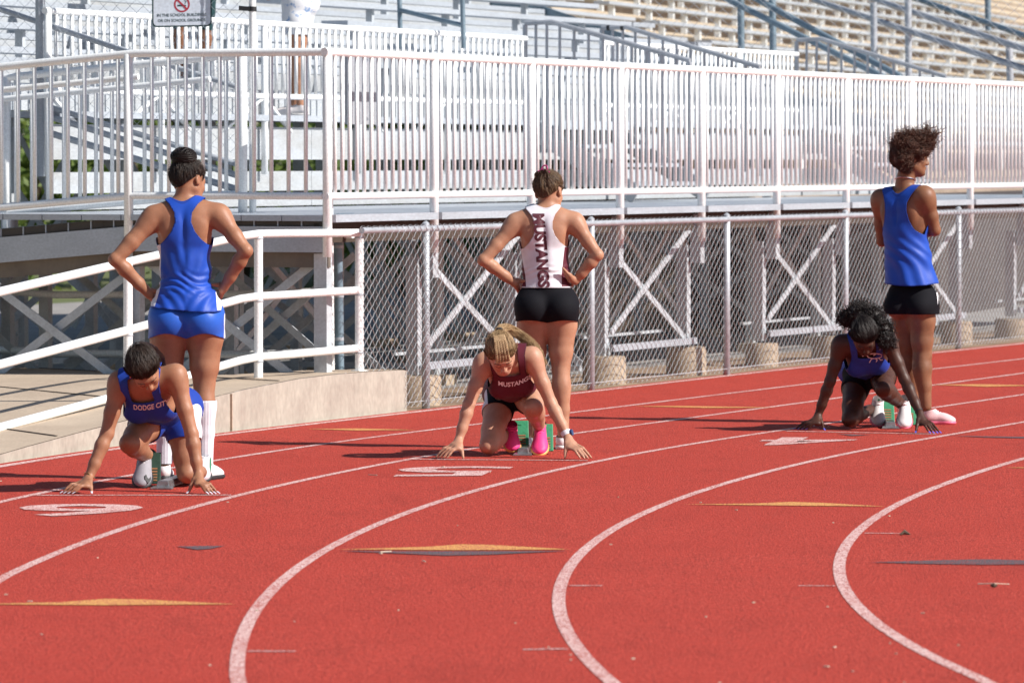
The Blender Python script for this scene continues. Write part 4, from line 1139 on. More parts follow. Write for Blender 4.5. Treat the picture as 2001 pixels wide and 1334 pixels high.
    def garment(s, name, mats, infl, grps, cut, h=.008, disp=None, fmat=None, thick=.0025, only=None, parent=None, pieces=None, extra=None):
        """a garment grown from the body's own shape, cut where cut(V) = 0; pieces: list of (function, material) splits"""
        F0 = s.f
        if extra is not None:
            F0 = Field(); F0.pr = list(s.f.pr); extra(F0)
        lo, hh, D = F0.grid(h, infl, grps, only); V, F = surface_nets(lo, hh, D); V = smooth(V, F, 3)
        N = normals(V, F)
        if disp is not None: V = V + N * disp(V, N)[:, None]
        T = tris(F); V, T = clip(V, T, cut(V))
        if pieces is None:
            o = np_mesh(name, V, T, mats, s.e if parent is None else parent)
        else:
            VV, TT, MM, base, rest = [], [], [], 0, (V, T)
            for i, g in enumerate(pieces):
                a = clip(rest[0], rest[1], g(rest[0])); VV.append(a[0]); TT.append(a[1] + base); MM.append(np.full(len(a[1]), i)); base += len(a[0]); rest = clip(rest[0], rest[1], -g(rest[0]))
            VV.append(rest[0]); TT.append(rest[1] + base); MM.append(np.full(len(rest[1]), len(pieces)))
            o = np_mesh(name, np.concatenate(VV), np.concatenate(TT), mats, s.e if parent is None else parent, fmat=np.concatenate(MM))
            w = o.modifiers.new('weld', 'WELD'); w.merge_threshold = .0004
        if thick:
            md = o.modifiers.new('thickness', 'SOLIDIFY'); md.thickness = thick; md.offset = -.2
        return o
    def loc_chest(s, V): return (V - s.Cc) @ s.RC.T
    def loc_pelvis(s, V): return (V - s.Pc) @ s.RP.T
def strand_attr(o, centre, axis, ref):
    """per-vertex coordinates for hair shading: angle around the gathering axis (as a circle) and distance along it"""
    me = o.data; n = len(me.vertices); V = np.empty(n * 3, np.float32); me.vertices.foreach_get('co', V); V = V.reshape(-1, 3)
    a = nrm(axis); r = nrm(np.array(ref) - a * (np.array(ref) @ a)); t = np.cross(a, r); q = V - np.array(centre)
    x, y, z = q @ r, q @ t, q @ a; L = np.maximum(1e-6, np.hypot(x, y))
    at = me.attributes.new('strand', 'FLOAT_VECTOR', 'POINT')
    at.data.foreach_set('vector', np.stack([x / L, y / L, z * 4], 1).astype(np.float32).ravel())
def hair_cap(p, mt, hairline, infl=.012, gather=None, extra=None, h=.0055, name='hair', grps=('head',), relief=.0022, freq=34, edge=False, taper=.030, fibre=None):
    """hair mass over the skull: cranium inflated, cut at the hairline, ridged along the combing direction"""
    f = Field(); H = lambda a, b, c: p.Hc + (p.RH[0] * a + p.RH[1] * b + p.RH[2] * c) * p.hs
    f.ell(H(0, -.012, .028), np.array((.0735, .093, .083)) * p.hs + infl, .02, p.RH, 'h')
    f.ell(H(0, -.035, -.02), np.array((.060, .058, .07)) * p.hs + infl * .8, .03, p.RH, 'h')
    if extra: extra(f, H)
    lo, hh, D = f.grid(h); V, F = surface_nets(lo, hh, D); V = smooth(V, F, 2); N = normals(V, F)
    g0 = H(*gather) if gather is not None else H(0, -.06, .1)
    ax = nrm(g0 - H(0, .0, .0)); ref = p.RH[0]; t = np.cross(ax, ref)
    q = V - g0; ang = np.arctan2(q @ t, q @ ref)
    r = np.random.default_rng(int(abs(p.Hc[0]) * 1000) % 9999)
    d = sum(np.sin(ang * k + r.random() * 6.28 + (q @ ax) * (8 + 30 * r.random())) * w for k, w in ((freq, 1.0), (int(freq * 1.7), .6), (int(freq * .45), .8)))
    V = V + N * (d * relief * .6)[:, None]
    L_ = ((V - p.Hc) @ p.RH.T) / p.hs
    hg = hairline(L_); V = V - N * ((infl * p.hs * .96 + .0005) * np.clip(1 - hg / taper, 0, 1) ** 1.3)[:, None]
    rs = np.random.default_rng(17); cand = np.where((hg > -.004) & (hg < .010) & (L_[:, 1] > -.02))[0]
    if edge and len(cand) > 10:                       # fine hairs combed back over the hairline
        sel = rs.choice(cand, min(260, len(cand))); R0 = V[sel] - N[sel] * infl * .5 if False else V[sel]; X = []
        dirs = g0 - R0; dirs = dirs - N[sel] * np.einsum('ij,ij->i', dirs, N[sel])[:, None]; dirs /= np.maximum(1e-6, np.linalg.norm(dirs, axis=1))[:, None]
        for i in range(len(sel)):
            L1 = .035 + .03 * rs.random(); tt = np.linspace(-.06, 1, 6)[:, None]; X.append(R0[i] + dirs[i] * tt * L1 + N[sel][i] * (.0022 + .010 * np.maximum(tt, 0) - .006 * tt ** 2) + rs.normal(size=3) * .0012)
        strands('hairline_strands', np.array(X), .0011, .0008, mt, p.e)
    T = tris(F); V, T = clip(V, T, hg)
    o = np_mesh(name, V, T, mt, p.e)
    strand_attr(o, g0, ax, ref)
    md = o.modifiers.new('thickness', 'SOLIDIFY'); md.thickness = .006; md.offset = -1
    if fibre is not None:                    # fine loose fibres combed over the surface towards the tie
        N2 = normals(V, T); ok = np.where(((V - p.Hc) @ p.RH.T)[:, 2] > -.05)[0]; sel = rs.choice(ok, 1100); R0, n0 = V[sel], N2[sel]
        d0 = g0 - R0; d0 = d0 - n0 * np.einsum('ij,ij->i', d0, n0)[:, None]; d0 /= np.maximum(1e-6, np.linalg.norm(d0, axis=1))[:, None]
        d0 = d0 + rs.normal(size=d0.shape) * .10; L1 = (.025 + .045 * rs.random(len(sel)))[:, None, None]; tt = np.linspace(0, 1, 6)[None, :, None]; s1 = tt * L1
        X = R0[:, None, :] + d0[:, None, :] * s1 + n0[:, None, :] * (.0004 + (.0012 + .004 * rs.random((len(sel), 1, 1)) ** 3) * np.sin(np.pi * tt * .8) - s1 ** 2 / .21)
        strands('fibres', X, .0010, .0005, fibre, o)
    return o
def strands(name, paths, r0, r1, mt, parent, sides=3):
    """many thin tapered strands as one mesh; paths: array (n, m, 3)"""
    Pn = np.asarray(paths, float); n, m, _ = Pn.shape
    d = np.gradient(Pn, axis=1); d /= np.maximum(1e-9, np.linalg.norm(d, axis=2, keepdims=True))
    a = np.cross(d, np.array((.31, .2, .93))); a /= np.maximum(1e-9, np.linalg.norm(a, axis=2, keepdims=True)); b = np.cross(d, a)
    rr = (r0 + (r1 - r0) * np.linspace(0, 1, m) ** 1.5)[None, :, None]
    ring = [Pn + rr * (math.cos(2 * math.pi * j / sides) * a + math.sin(2 * math.pi * j / sides) * b) for j in range(sides)]
    V = np.stack(ring, 2).reshape(-1, 3)
    base = (np.arange(n)[:, None] * m + np.arange(m - 1)[None, :]) * sides
    F = []
    for j in range(sides):
        k = (j + 1) % sides; F.append(np.stack([base + j, base + k, base + sides + k, base + sides + j], -1).reshape(-1, 4))
    o = np_mesh(name, V, np.concatenate(F), mt, parent); o['kind'] = 'stuff'; return o
def curls(name, roots, dirs, length, mt, parent, seed=1, m=9, r0=.0022, r1=.0012, amp=.012, turns=1.6, droop=.0, jitter=.35):
    r = np.random.default_rng(seed); n = len(roots)
    t = np.linspace(0, 1, m)[None, :, None]; d = dirs + r.normal(size=(n, 3)) * jitter; d /= np.linalg.norm(d, axis=1)[:, None]
    a = np.cross(d, r.normal(size=(n, 3))); a /= np.linalg.norm(a, axis=1)[:, None]; b = np.cross(d, a)
    L = (length if np.ndim(length) else np.full(n, length)) * (.65 + .6 * r.random(n)); ph = r.random((n, 1, 1)) * 6.28; tu = turns * (.6 + .8 * r.random((n, 1, 1)))
    am = amp * (.5 + r.random((n, 1, 1)))
    X = roots[:, None, :] + d[:, None, :] * t * L[:, None, None] + am * np.minimum(1, t * 3) * (np.cos(ph + 6.28 * tu * t) * a[:, None, :] + np.sin(ph + 6.28 * tu * t) * b[:, None, :]) - np.array((0, 0, 1)) * droop * t ** 2
    return strands(name, X, r0, r1, mt, parent)
def proj_text(p, name, V, F, place, dirn, mt, parent, infl, grps, lift=.003, disp=None):
    """lay flat lettering on a garment: each vertex is moved along dirn until it meets the cloth"""
    bm = bmesh.new(); vs = [bm.verts.new(v) for v in V]
    for f in F:
        try: bm.faces.new([vs[i] for i in f])
        except ValueError: pass
    bmesh.ops.triangulate(bm, faces=bm.faces[:])
    for _ in range(4):
        ed = [e for e in bm.edges if e.calc_length() > .09]
        if not ed: break
        bmesh.ops.subdivide_edges(bm, edges=ed, cuts=1); bmesh.ops.triangulate(bm, faces=bm.faces[:])
    bm.verts.index_update(); V2 = np.array([v.co[:] for v in bm.verts]); T = np.array([[v.index for v in f.verts] for f in bm.faces]); bm.free()
    X = place(V2); d = nrm(dirn); pr = [q for q in p.f.pr if q[5] in grps]
    def sd_(X):
        D = np.full(len(X), .2)
        for kind, par, k, l, u, g in pr:
            e = Field.dist(kind, par, X)
            if kind == 's': t = np.clip(.5 - .5 * (D + e) / k, 0, 1); D = D * (1 - t) - e * t + k * t * (1 - t)
            else: t = np.clip(.5 + .5 * (D - e) / k, 0, 1); D = D * (1 - t) + e * t - k * t * (1 - t)
        return D - infl
    Y = X - d * .35
    for _ in range(60):
        s_ = sd_(Y); Y = Y + d * np.clip(s_ * .85, -.05, .05)[:, None]
    if disp is not None:
        e = 1e-3; g = np.stack([sd_(Y + np.eye(3)[k] * e) - sd_(Y - np.eye(3)[k] * e) for k in range(3)], 1); g /= np.maximum(1e-9, np.linalg.norm(g, axis=1))[:, None]
        Y = Y + g * disp(Y, g)[:, None]
    Y = Y - d * lift
    return np_mesh(name, Y, T, mt, parent, smooth_=False)
def shoe(p, heel, toe, up, mats, w=.045, hgt=.085, name='shoe', label=None, sole_h=.022, cuff=True, swoosh=None, heel_lift=0.0):
    """running shoe: last-shaped upper with collar and tongue, sole as a sub-part; heel and toe lie on the sole line"""
    heel, toe = np.array(heel), np.array(toe); d = toe - heel; L = np.linalg.norm(d); d = d / L; u = np.array(up, float); u = nrm(u - d * (u @ d)); sd_ = np.cross(d, u)
    R = np.array((sd_, d, u)); f = Field()
    at = lambda a, b, c: heel + sd_ * a + d * b * L + u * c
    f.ell(at(0, .20, .045), (w * .74, L * .22, .045), .03, R); f.ell(at(0, .50, .036), (w * .80, L * .30, .040), .03, R)
    f.ell(at(.002, .76, .026), (w, L * .235, .030), .03, R); f.cone(at(0, .16, .05), at(0, .19, hgt), .030, .031, .02); f.cone(at(0, .34, .07), at(0, .26, hgt * .92), .022, .024, .02)
    lo, h, D = f.grid(.005); V, F = surface_nets(lo, h, D); V = smooth(V, F, 2); q = (V - heel) @ R.T; T = tris(F)
    V, T = clip(V, T, np.minimum(q[:, 2] - .010, hgt - q[:, 2] + (q[:, 1] / L - .2) * .05))
    up_o = np_mesh(name, V, T, mats[0], p.e)
    if label: up_o['label'] = label
    sol = Field(); sol.ell(at(0, .20, .012), (w * .90, L * .235, .022), .03, R); sol.ell(at(0, .5, .012), (w * .92, L * .3, .020), .03, R); sol.ell(at(.002, .76, .012), (w * 1.15, L * .25, .019), .03, R)
    lo, h, D = sol.grid(.005); V, F = surface_nets(lo, h, D); V = smooth(V, F, 2); q = (V - heel) @ R.T; T = tris(F)
    V, T = clip(V, T, np.minimum(q[:, 2] + .002, sole_h - q[:, 2])); np_mesh('sole', V, T, mats[1], up_o)
    lc = MB()
    for k in range(5):
        b = .36 + .075 * k; z = .090 - .036 * (k / 4) ** 1.0
        lc.tube([at(-.020, b, z - .006), at(0, b + .02, z + .004), at(.020, b, z - .006)], .0028, 5)
    lc.build('lace', mats[2], up_o)['kind'] = 'stuff'
    return up_o, at, R
# ------------------------------------------------------------------ athlete A1: standing at the left, seen from behind
def tank_cut(p, Wb, Wf, neck_r, hem_plane, nb=None, nd=.0):
    """racer-back vest: half-width of the cloth by height behind (Wb) and in front (Wf), neck opening and hem"""
    def g(V):
        q = p.loc_chest(V)
        wb = np.interp(q[:, 2], *Wb); wf = np.interp(q[:, 2], *Wf)
        t = np.clip((q[:, 1] + .02) / .05, 0, 1); w = wb * (1 - t) + wf * t
        ga = w - np.abs(q[:, 0])
        c = p.loc_chest(np.array([p.Nb if nb is None else nb]))[0]
        gn = np.hypot((q[:, 0] - c[0]), (q[:, 1] - c[1] - nd) * .85) - neck_r
        gn = np.where(q[:, 2] < .07, 1, gn)
        scoop = np.where((q[:, 1] > .0), np.maximum(np.abs(q[:, 0]) - .075, .115 - q[:, 2]), 1)
        return np.minimum(np.minimum(np.minimum(ga, gn), scoop), hem_plane(V))
    return g
M['trim_blue'] = cloth('blue_rib_trim', (.008, .045, .30), .6)
M['trim_grey'] = cloth('pale_rib_trim', (.60, .56, .60), .65)
M['trim_maroon'] = cloth('maroon_rib_trim', (.07, .008, .018), .65)
Y0 = 27.85
A1 = Person('person', 'standing athlete with dark bun in royal blue racerback vest and shorts, hands on hips', P(362, 938, Y0), M['skin_tan'])
A1.e.location.z = 0
RPa = A1.frame((.02, 0, 1), (.05, 1, 0)); RCa = A1.frame((.0, .05, 1), (.02, 1, 0)); 
Pc = P(365, 607, Y0); Cc = P(361, 462, Y0 + .02)
SL, SR = P(301, 424, Y0), P(427, 420, Y0)
A1.torso(Pc, Cc, RPa, RCa, SL, SR, hip=.178, waist=.128, chest=.140, bust=.06, glute=.098)
RHa = A1.frame((.05, .30, .95), (.62, .78, -.35))
A1.neck(P(358, 412, Y0 + .03), P(368, 353, Y0 + .055), RHa, r=.050, scale=.98)
EL, ER = P(226, 507, Y0 - .07), P(480, 490, Y0 - .07); WL, WR = P(291, 574, Y0 + .01), P(437, 562, Y0 + .01)
A1.arm(SL, EL, WL); A1.arm(SR, ER, WR)
def hip_hand(p, W, side, out, fw=.10, dn=0.0):
    """hand on the hip: thumb behind, fingers wrapped forward over the hip bone"""
    f = p.RP[1]; u = p.RP[2]; s_ = p.RP[0] * side            # s_ points outward
    k = [W + f * .075 + u * (.022 - .020 * i) - s_ * (.012 + .004 * i) - u * .01 for i in range(4)]
    t = [q + f * .075 - s_ * .035 - u * .012 for q in k]
    m = [q + f * .038 - s_ * .006 for q in k]
    p.hand(W, k, t, m, thumb=(W + f * .02 + u * .018 - s_ * .012, W - f * .005 - s_ * .040 + u * .014, W - f * .028 - s_ * .066 + u * .014))
hip_hand(A1, WL + np.array((.0, 0, 0)), -1 if RPa[0][0] > 0 else 1, 0); hip_hand(A1, WR, 1 if RPa[0][0] > 0 else -1, 0)
HL, HR = P(330, 618, Y0), P(401, 618, Y0); KL, KR = P(328, 762, Y0 + .03), P(399, 752, Y0 + .0); AL, AR = P(321, 908, Y0 + .02), P(401, 905, Y0 - .02)
A1.leg(HL, KL, AL, -RPa[1], r=(.094, .094, .074, .056, .055, .034)); A1.leg(HR, KR, AR, -RPa[1], r=(.094, .094, .074, .056, .055, .034))
A1.finish()
def folds(seed, amp, asp=(1, 1, 1), f=None, lo=3, hi=12):
    s_ = sfield(seed, 26, lo, hi, asp)
    return (lambda V, N: amp * s_(V)) if f is None else (lambda V, N: amp * s_(V) * f(V))
zhem = P(365, 604, Y0)[2]
fA = sfield(5, 30, 4, 15, (.5, .5, 1.7)); zb = P(365, 590, Y0)[2]; zw = P(365, 552, Y0)[2]
def dispA(V, N):
    w = np.exp(-((V[:, 2] - zw) / .045) ** 2); xx = V[:, 0] - Pc[0]; return .0050 * w * np.sin((V[:, 2] + .22 * xx + .02 * np.sin(xx * 26)) * 165) + .0030 * np.clip((Cc[2] - .02 - V[:, 2]) / .1, 0, 1) * (1 - w) * np.sin((np.abs(xx) * .8 - V[:, 2] * .55) * 120 + 2 * np.sin(V[:, 2] * 22)) + .0034 * fA(V) * (.35 + 1.6 * w) + .005 * np.exp(-((V[:, 2] - zhem) / .05) ** 2)
WbA = ([-.30, -.07, -.045, -.02, .02, .07, .12, .165, .20], [.4, .4, .125, .095, .062, .042, .046, .075, .11]); WfA = ([-.30, -.03, .0, .05, .10, .2], [.4, .4, .12, .105, .10, .105])
cutA = tank_cut(A1, WbA, WfA, .070, lambda V: V[:, 2] - zhem - .012 * np.sin((V[:, 0]) * 9))
side_panel = lambda p, lim: (lambda V: np.abs(p.loc_pelvis(V)[:, 0] - 0) - lim)
o = A1.garment('vest', [M['trim_blue'], M['white_cloth'], M['blue_cloth']], .009, ('torso',), cutA, disp=dispA, extra=lambda F: F.ell(Pc + np.array((0, 0, .035)), (.150, .124, .135), .05, A1.RP, 'torso'),
               pieces=[lambda V: .0075 - cutA(V), lambda V: np.where(A1.loc_chest(V)[:, 2] < .0, np.abs(A1.loc_pelvis(V)[:, 0] - .006) - (.143 + .22 * np.clip(-(A1.loc_pelvis(V)[:, 2] - .10), 0, .2)), -1)])
zcut = P(365, 657, Y0)[2]
def shortsA(V):
    return np.minimum(P(365, 585, Y0)[2] - V[:, 2], V[:, 2] - zcut - .018 * np.sin(np.abs(V[:, 0] - Pc[0]) * 22 - .6))
A1.garment('shorts', [M['white_cloth'], M['blue_short']], .005, ('torso', 'leg'), shortsA, thick=.003, disp=folds(9, .0007),
           pieces=[lambda V: A1.loc_pelvis(V)[:, 0] * (1 if RPa[0][0] > 0 else -1) - .197])
zs0, zs1 = P(400, 782, Y0)[2], P(400, 906, Y0)[2]
legonly = lambda p: p[5] == 'leg'
for K_, A_ in ((KL, AL), (KR, AR)):
    md = (K_ + A_) / 2
    A1.garment('sock', M['sock'], .0055, ('calf',), lambda V: np.minimum(np.minimum(zs0 - V[:, 2], V[:, 2] - zs1), .09 - np.abs(V[:, 0] - np.interp(V[:, 2], (A_[2], K_[2]), (A_[0], K_[0])))), thick=.003)
for x0, y0, x1, y1, hd in ((400, 938, 414, 943, 0), (322, 938, 314, 941, 0)):
    hp = G(x0, y0 - 2); hp = np.array((hp[0], Y0 - .045, 0.0)); tp_ = hp + np.array(((x1 - x0) * .0032 + .02, .235, 0))
    shoe(A1, hp, tp_, (0, 0, 1), (M['white_shoe'], M['sole_black'], M['letter_white']), hgt=.082)
# hair: tight dark hair gathered into a bun
hlA = lambda q: np.minimum(np.where(q[:, 1] > .02, .118 - q[:, 1] + (q[:, 2] - .05) * .9, 1), np.where(q[:, 1] <= .045, q[:, 2] + .066 - np.clip(q[:, 1] + .075, 0, .14) * .85 - .030 * np.clip(q[:, 0] / .06, -1, 1) ** 2 * (q[:, 1] < -.02), 1))
hair_cap(A1, M['hair_black'], hlA, infl=.011, gather=(0, -.055, .125), taper=.06, fibre=M['strand_dark'])
Hh = lambda p: (lambda a, b, c: p.Hc + (p.RH[0] * a + p.RH[1] * b + p.RH[2] * c) * p.hs)
def bun(p, c, R, mt, seed=3, n=230, tube=.0042):
    """coiled bun: strands wound round a ball, over a solid core"""
    f = Field(); f.ell(c, np.array(R) * .86, .02); lo, h, D = f.grid(.006); V, F = surface_nets(lo, h, D)
    o = np_mesh('bun', smooth(V, F, 2), F, mt, p.e); strand_attr(o, c, (0, 0, 1), (1, 0, 0))
    r = np.random.default_rng(seed); X = []
    for i in range(n):
        ax = nrm(r.normal(size=3) * .45 + np.array((.1, -.55, .75))); a = nrm(np.cross(ax, r.normal(size=3))); b = np.cross(ax, a); t0 = r.random() * 6.28; sp = 1.2 + 1.8 * r.random(); la = r.uniform(-.75, .75)
        t = np.linspace(0, sp, 12)[:, None]; w = la + .12 * np.sin(t * 2 + t0)
        X.append(c + (np.cos(t0 + t) * a * np.cos(w) + np.sin(t0 + t) * b * np.cos(w) + ax * np.sin(w)) * np.array(R) * (.93 + .12 * r.random()))
    strands('bun_coils', np.array(X), tube, tube * .55, mt, o, 4)
bc = P(359, 306, Y0 + .02)
bun(A1, bc, (.064, .055, .045), M['hair_black'])
rr_ = np.random.default_rng(4)
def flyaways(p, n, mt, seed, L=.035, spread=.6, top=True):
    r = np.random.default_rng(seed); u = r.normal(size=(n, 3)); u[:, 2] = np.abs(u[:, 2]); u /= np.linalg.norm(u, axis=1)[:, None]; u[:, 1] -= .5; u /= np.linalg.norm(u, axis=1)[:, None]
    H = Hh(p); root = np.array([H(*(np.array((.083, .100, .093)) * q + np.array((0, -.012, .028)))) for q in u]); d = u @ p.RH + r.normal(size=(n, 3)) * spread
    curls('loose_strands', root, d, L, mt, p.e, seed, m=6, r0=.0007, r1=.0004, amp=.006, turns=.6, jitter=.3)
flyaways(A1, 70, M['strand_dark'], 5, .03)
sp_, ss_ = Hh(A1)(.076, .0, -.045), None

# ------------------------------------------------------------------ athlete B1: standing in the middle, seen from behind
Y0 = 30.85
B1 = Person('person', 'standing athlete in white racerback vest lettered down the spine and black shorts, hands on hips', P(1066, 880, Y0), M['skin_light'])
B1.e.location.z = 0
RPb = B1.frame((.03, 0, 1), (.02, 1, 0)); RCb = B1.frame((-.04, .03, 1), (.02, 1, 0))
PcB = P(1069, 585, Y0); CcB = P(1064, 468, Y0 + .02); SL, SR = P(1008, 436, Y0), P(1122, 434, Y0)
B1.torso(PcB, CcB, RPb, RCb, SL, SR, hip=.170, waist=.128, chest=.137, bust=.055, glute=.092, waist_t=.48)
RHb = B1.frame((.02, .22, .97), (.42, .88, -.28))
B1.neck(P(1066, 422, Y0 + .03), P(1073, 374, Y0 + .05), RHb, r=.050, scale=.98)
EL, ER = P(945, 508, Y0 - .06), P(1167, 498, Y0 - .06); WL, WR = P(1006, 553, Y0 + .0), P(1124, 549, Y0 - .02)
B1.arm(SL, EL, WL, r=(.046, .040, .034, .032, .035, .023)); B1.arm(SR, ER, WR, r=(.046, .040, .034, .032, .035, .023))
hip_hand(B1, WL, -1 if RPb[0][0] > 0 else 1, 0)
kn = [P(1113, 538 + 3 * i, Y0 - .085 + .012 * i) for i in range(4)]; tp_ = [P(1099 + i * 1.5, 523 + 5 * i, Y0 - .108 + .014 * i) for i in range(4)]
B1.hand(WR, kn, tp_, thumb=(WR + np.array((-.01, .03, .0)), P(1118, 556, Y0 + .04), P(1110, 560, Y0 + .07)))
HL, HR = P(1039, 598, Y0), P(1097, 598, Y0); KL, KR = P(1046, 722, Y0 + .03), P(1096, 722, Y0); AL, AR = P(1044, 850, Y0 + .0), P(1101, 852, Y0 - .02)
B1.leg(HL, KL, AL, -RPb[1], r=(.090, .089, .066, .052, .052, .033)); B1.leg(HR, KR, AR, -RPb[1], r=(.090, .089, .066, .052, .052, .033))
B1.finish()
zhB = P(1069, 563, Y0)[2]
fB = sfield(15, 30, 4, 15, (.5, .5, 1.6)); zwB = P(1069, 530, Y0)[2]
def dispB(V, N):
    w = np.exp(-((V[:, 2] - zwB) / .035) ** 2); xx = V[:, 0] - PcB[0]; return .0035 * w * np.sin((V[:, 2] - .15 * xx + .012 * np.sin(xx * 30)) * 190) + .0022 * fB(V) * (.3 + 1.2 * w) + .004 * np.exp(-((V[:, 2] - zhB) / .04) ** 2)
WbB = ([-.30, -.075, -.05, -.02, .02, .06, .10, .14, .18], [.4, .4, .125, .090, .062, .050, .052, .068, .10])
cutB = tank_cut(B1, WbB, WfA, .068, lambda V: V[:, 2] - zhB - .004)
def sideB(V):
    q = B1.loc_chest(V); return np.where(q[:, 2] < .02, np.abs(q[:, 0] + .013) - np.interp(q[:, 2], (-.35, -.2, -.08, 0), (.098, .104, .122, .136)), -1)
vB = B1.garment('vest', [M['trim_grey'], M['maroon'], M['white_cloth']], .008, ('torso',), cutB, disp=dispB, pieces=[lambda V: .006 - cutB(V), sideB])
B1.garment('shorts', M['black_cloth'], .005, ('torso', 'leg'), lambda V: np.minimum(P(1069, 556, Y0)[2] - V[:, 2], V[:, 2] - P(1069, 628, Y0)[2] - .010 * np.sin(np.abs(V[:, 0] - PcB[0]) * 20 - .5)), disp=folds(19, .0006), thick=.003)
V_, F_ = font_mesh('MUSTANGS', 1.0, bold=.05); lo_, hi_ = V_.min(0), V_.max(0)
z_t, z_b = P(1055, 417, Y0)[2], P(1069, 561, Y0)[2]; k_ = (z_t - z_b) / (hi_[0] - lo_[0])
def plB(V):
    t = (V[:, 0] - lo_[0]) / (hi_[0] - lo_[0]); z = z_t + (z_b - z_t) * t
    xc = np.interp(t, (0, .5, 1), (P(1052, 420, Y0)[0], P(1058, 490, Y0)[0], P(1063, 560, Y0)[0]))
    lat = (V[:, 1] - (lo_[1] + hi_[1]) / 2) / (hi_[1] - lo_[1]) * .070
    return np.stack([xc + lat, np.full(len(V), Y0), z], 1)
proj_text(B1, 'lettering', V_, F_, plB, (0, 1, 0), M['letter_maroon'], vB, .008, ('torso',), .0035, disp=dispB)
for x0, xd in ((1098, .035), (1046, -.03)):
    hp = G(x0, 878); hp = np.array((hp[0] - .005, Y0 - .06, 0.0)); shoe(B1, hp, hp + np.array((xd, .23, 0)), (0, 0, 1), (M['white_shoe'], M['sole_white'], M['letter_white']), hgt=.075)
hlB = lambda q: np.minimum(np.where(q[:, 1] > .02, .116 - q[:, 1] + (q[:, 2] - .05) * .9, 1), np.where(q[:, 1] <= .045, q[:, 2] + .064 - np.clip(q[:, 1] + .075, 0, .14) * .85 - .028 * np.clip(q[:, 0] / .06, -1, 1) ** 2 * (q[:, 1] < -.02), 1))
hair_cap(B1, M['hair_brown'], hlB, infl=.012, gather=(-.005, -.075, .085), relief=.0042, freq=22, taper=.055, fibre=M['strand_brown'])
Hb = Hh(B1); r = np.random.default_rng(31); X = []
for i in range(150):                      # rolled, tucked braids at the crown
    c = Hb(r.uniform(-.035, .035), -.098 - .01 * r.random(), .045 + r.uniform(-.035, .045)); a = r.random() * 6.28; t = np.linspace(0, 4.2, 12)[:, None]; rad = .010 + .010 * r.random()
    X.append(c + rad * (np.cos(a + t) * B1.RH[0] + np.sin(a + t) * B1.RH[2]) - B1.RH[1] * .006 * np.sin(t * .8))
strands('braid_rolls', np.array(X), .0028, .0016, M['hair_brown'], B1.e, 4)
tie = MB(); c = Hb(-.004, -.060, .114)
t8 = [c + (.017 * math.cos(a) * B1.RH[0] + .017 * math.sin(a) * B1.RH[2]) + B1.RH[2] * .012 for a in np.linspace(0, 6.28, 14)]
tie.tube(t8, .0042, 6)
for s_ in (-1, 1): tie.tube([c - B1.RH[1] * .02, c + B1.RH[0] * s_ * .030 - B1.RH[1] * .035 - B1.RH[2] * .012], .006, 6, r2=.003)
tie.tube([c - B1.RH[1] * .025 - B1.RH[0] * .01, c + B1.RH[0] * .045 - B1.RH[1] * .03 - B1.RH[2] * .02], .006, 6, r2=.003)
tie.build('hair_tie', M['pink_tie'], B1.e, smooth=True)
flyaways(B1, 60, M['strand_brown'], 6, .022)

# ------------------------------------------------------------------ athlete C1: standing at the right, arms folded, looking right
Y0 = 33.75
C1 = Person('person', 'standing athlete with big curly hair in blue vest and black shorts, arms folded, looking right', P(1785, 826, Y0), M['skin_brown'])
C1.e.location.z = 0
RPc = C1.frame((.0, 0, 1), (.42, .90, 0)); RCc = C1.frame((-.05, .0, 1), (.55, .83, 0))
PcC = P(1781, 580, Y0); CcC = P(1769, 430, Y0); SL, SR = P(1722, 390, Y0 + .09), P(1806, 384, Y0 - .10)
C1.torso(PcC, CcC, RPc, RCc, SL, SR, hip=.158, waist=.138, chest=.158, glute=.074, depth=1.08, shoulder=.058, gl_drop=.06)
RHc = C1.frame((.05, .08, 1), (.97, .25, -.03))
C1.neck(P(1768, 358, Y0 + .0), P(1781, 308, Y0 + .0), RHc, r=.056, scale=1.0)
ER, EL = P(1826, 449, Y0 - .05), P(1724, 470, Y0 + .20); WR, WL = P(1778, 452, Y0 + .17), P(1786, 446, Y0 + .20)
C1.arm(SR, ER, WR, r=(.060, .050, .042, .038, .041, .027)); C1.arm(SL, EL, WL, r=(.056, .048, .040, .036, .039, .026))
fwd = RCc[1]; sdC = RCc[0]
def rest_hand(p, W, d, n_, s_):
    d, n_, s_ = nrm(d), nrm(n_), nrm(s_); k = [W + d * .075 + s_ * (.028 - .019 * i) for i in range(4)]; p.hand(W, k, [q + d * .06 - n_ * .02 for q in k], [q + d * .035 - n_ * .004 for q in k], thumb=(W + d * .03 + s_ * .03, W + d * .06 + s_ * .045, W + d * .085 + s_ * .05))
rest_hand(C1, WR, WR - ER, RCc[1], (0, 0, 1)); rest_hand(C1, WL, WL - EL, -RCc[1], (0, 0, 1))
HL, HR = P(1768, 596, Y0 + .06), P(1801, 596, Y0 - .03); KL, KR = P(1775, 698, Y0 + .12), P(1802, 694, Y0 - .02); AL, AR = P(1787, 790, Y0 + .17), P(1809, 794, Y0 - .02)
bkC = -nrm(np.array((.85, .5, 0)))
C1.leg(HL, KL, AL, bkC, r=(.088, .084, .066, .054, .056, .036)); C1.leg(HR, KR, AR, bkC, r=(.088, .084, .068, .056, .058, .037))
C1.finish()
zhC = P(1780, 555, Y0)[2]
fC = sfield(25, 30, 3, 11, (.7, .7, 1.0))
def dispC(V, N): 
    low = np.clip((CcC[2] + .03 - V[:, 2]) / .35, 0, 1); return .0065 * fC(V) * (.3 + low) + .006 * low + .004 * low * np.sin((V[:, 0] * .9 + V[:, 2] * .8) * 75 + 2.5 * np.sin(V[:, 2] * 17))
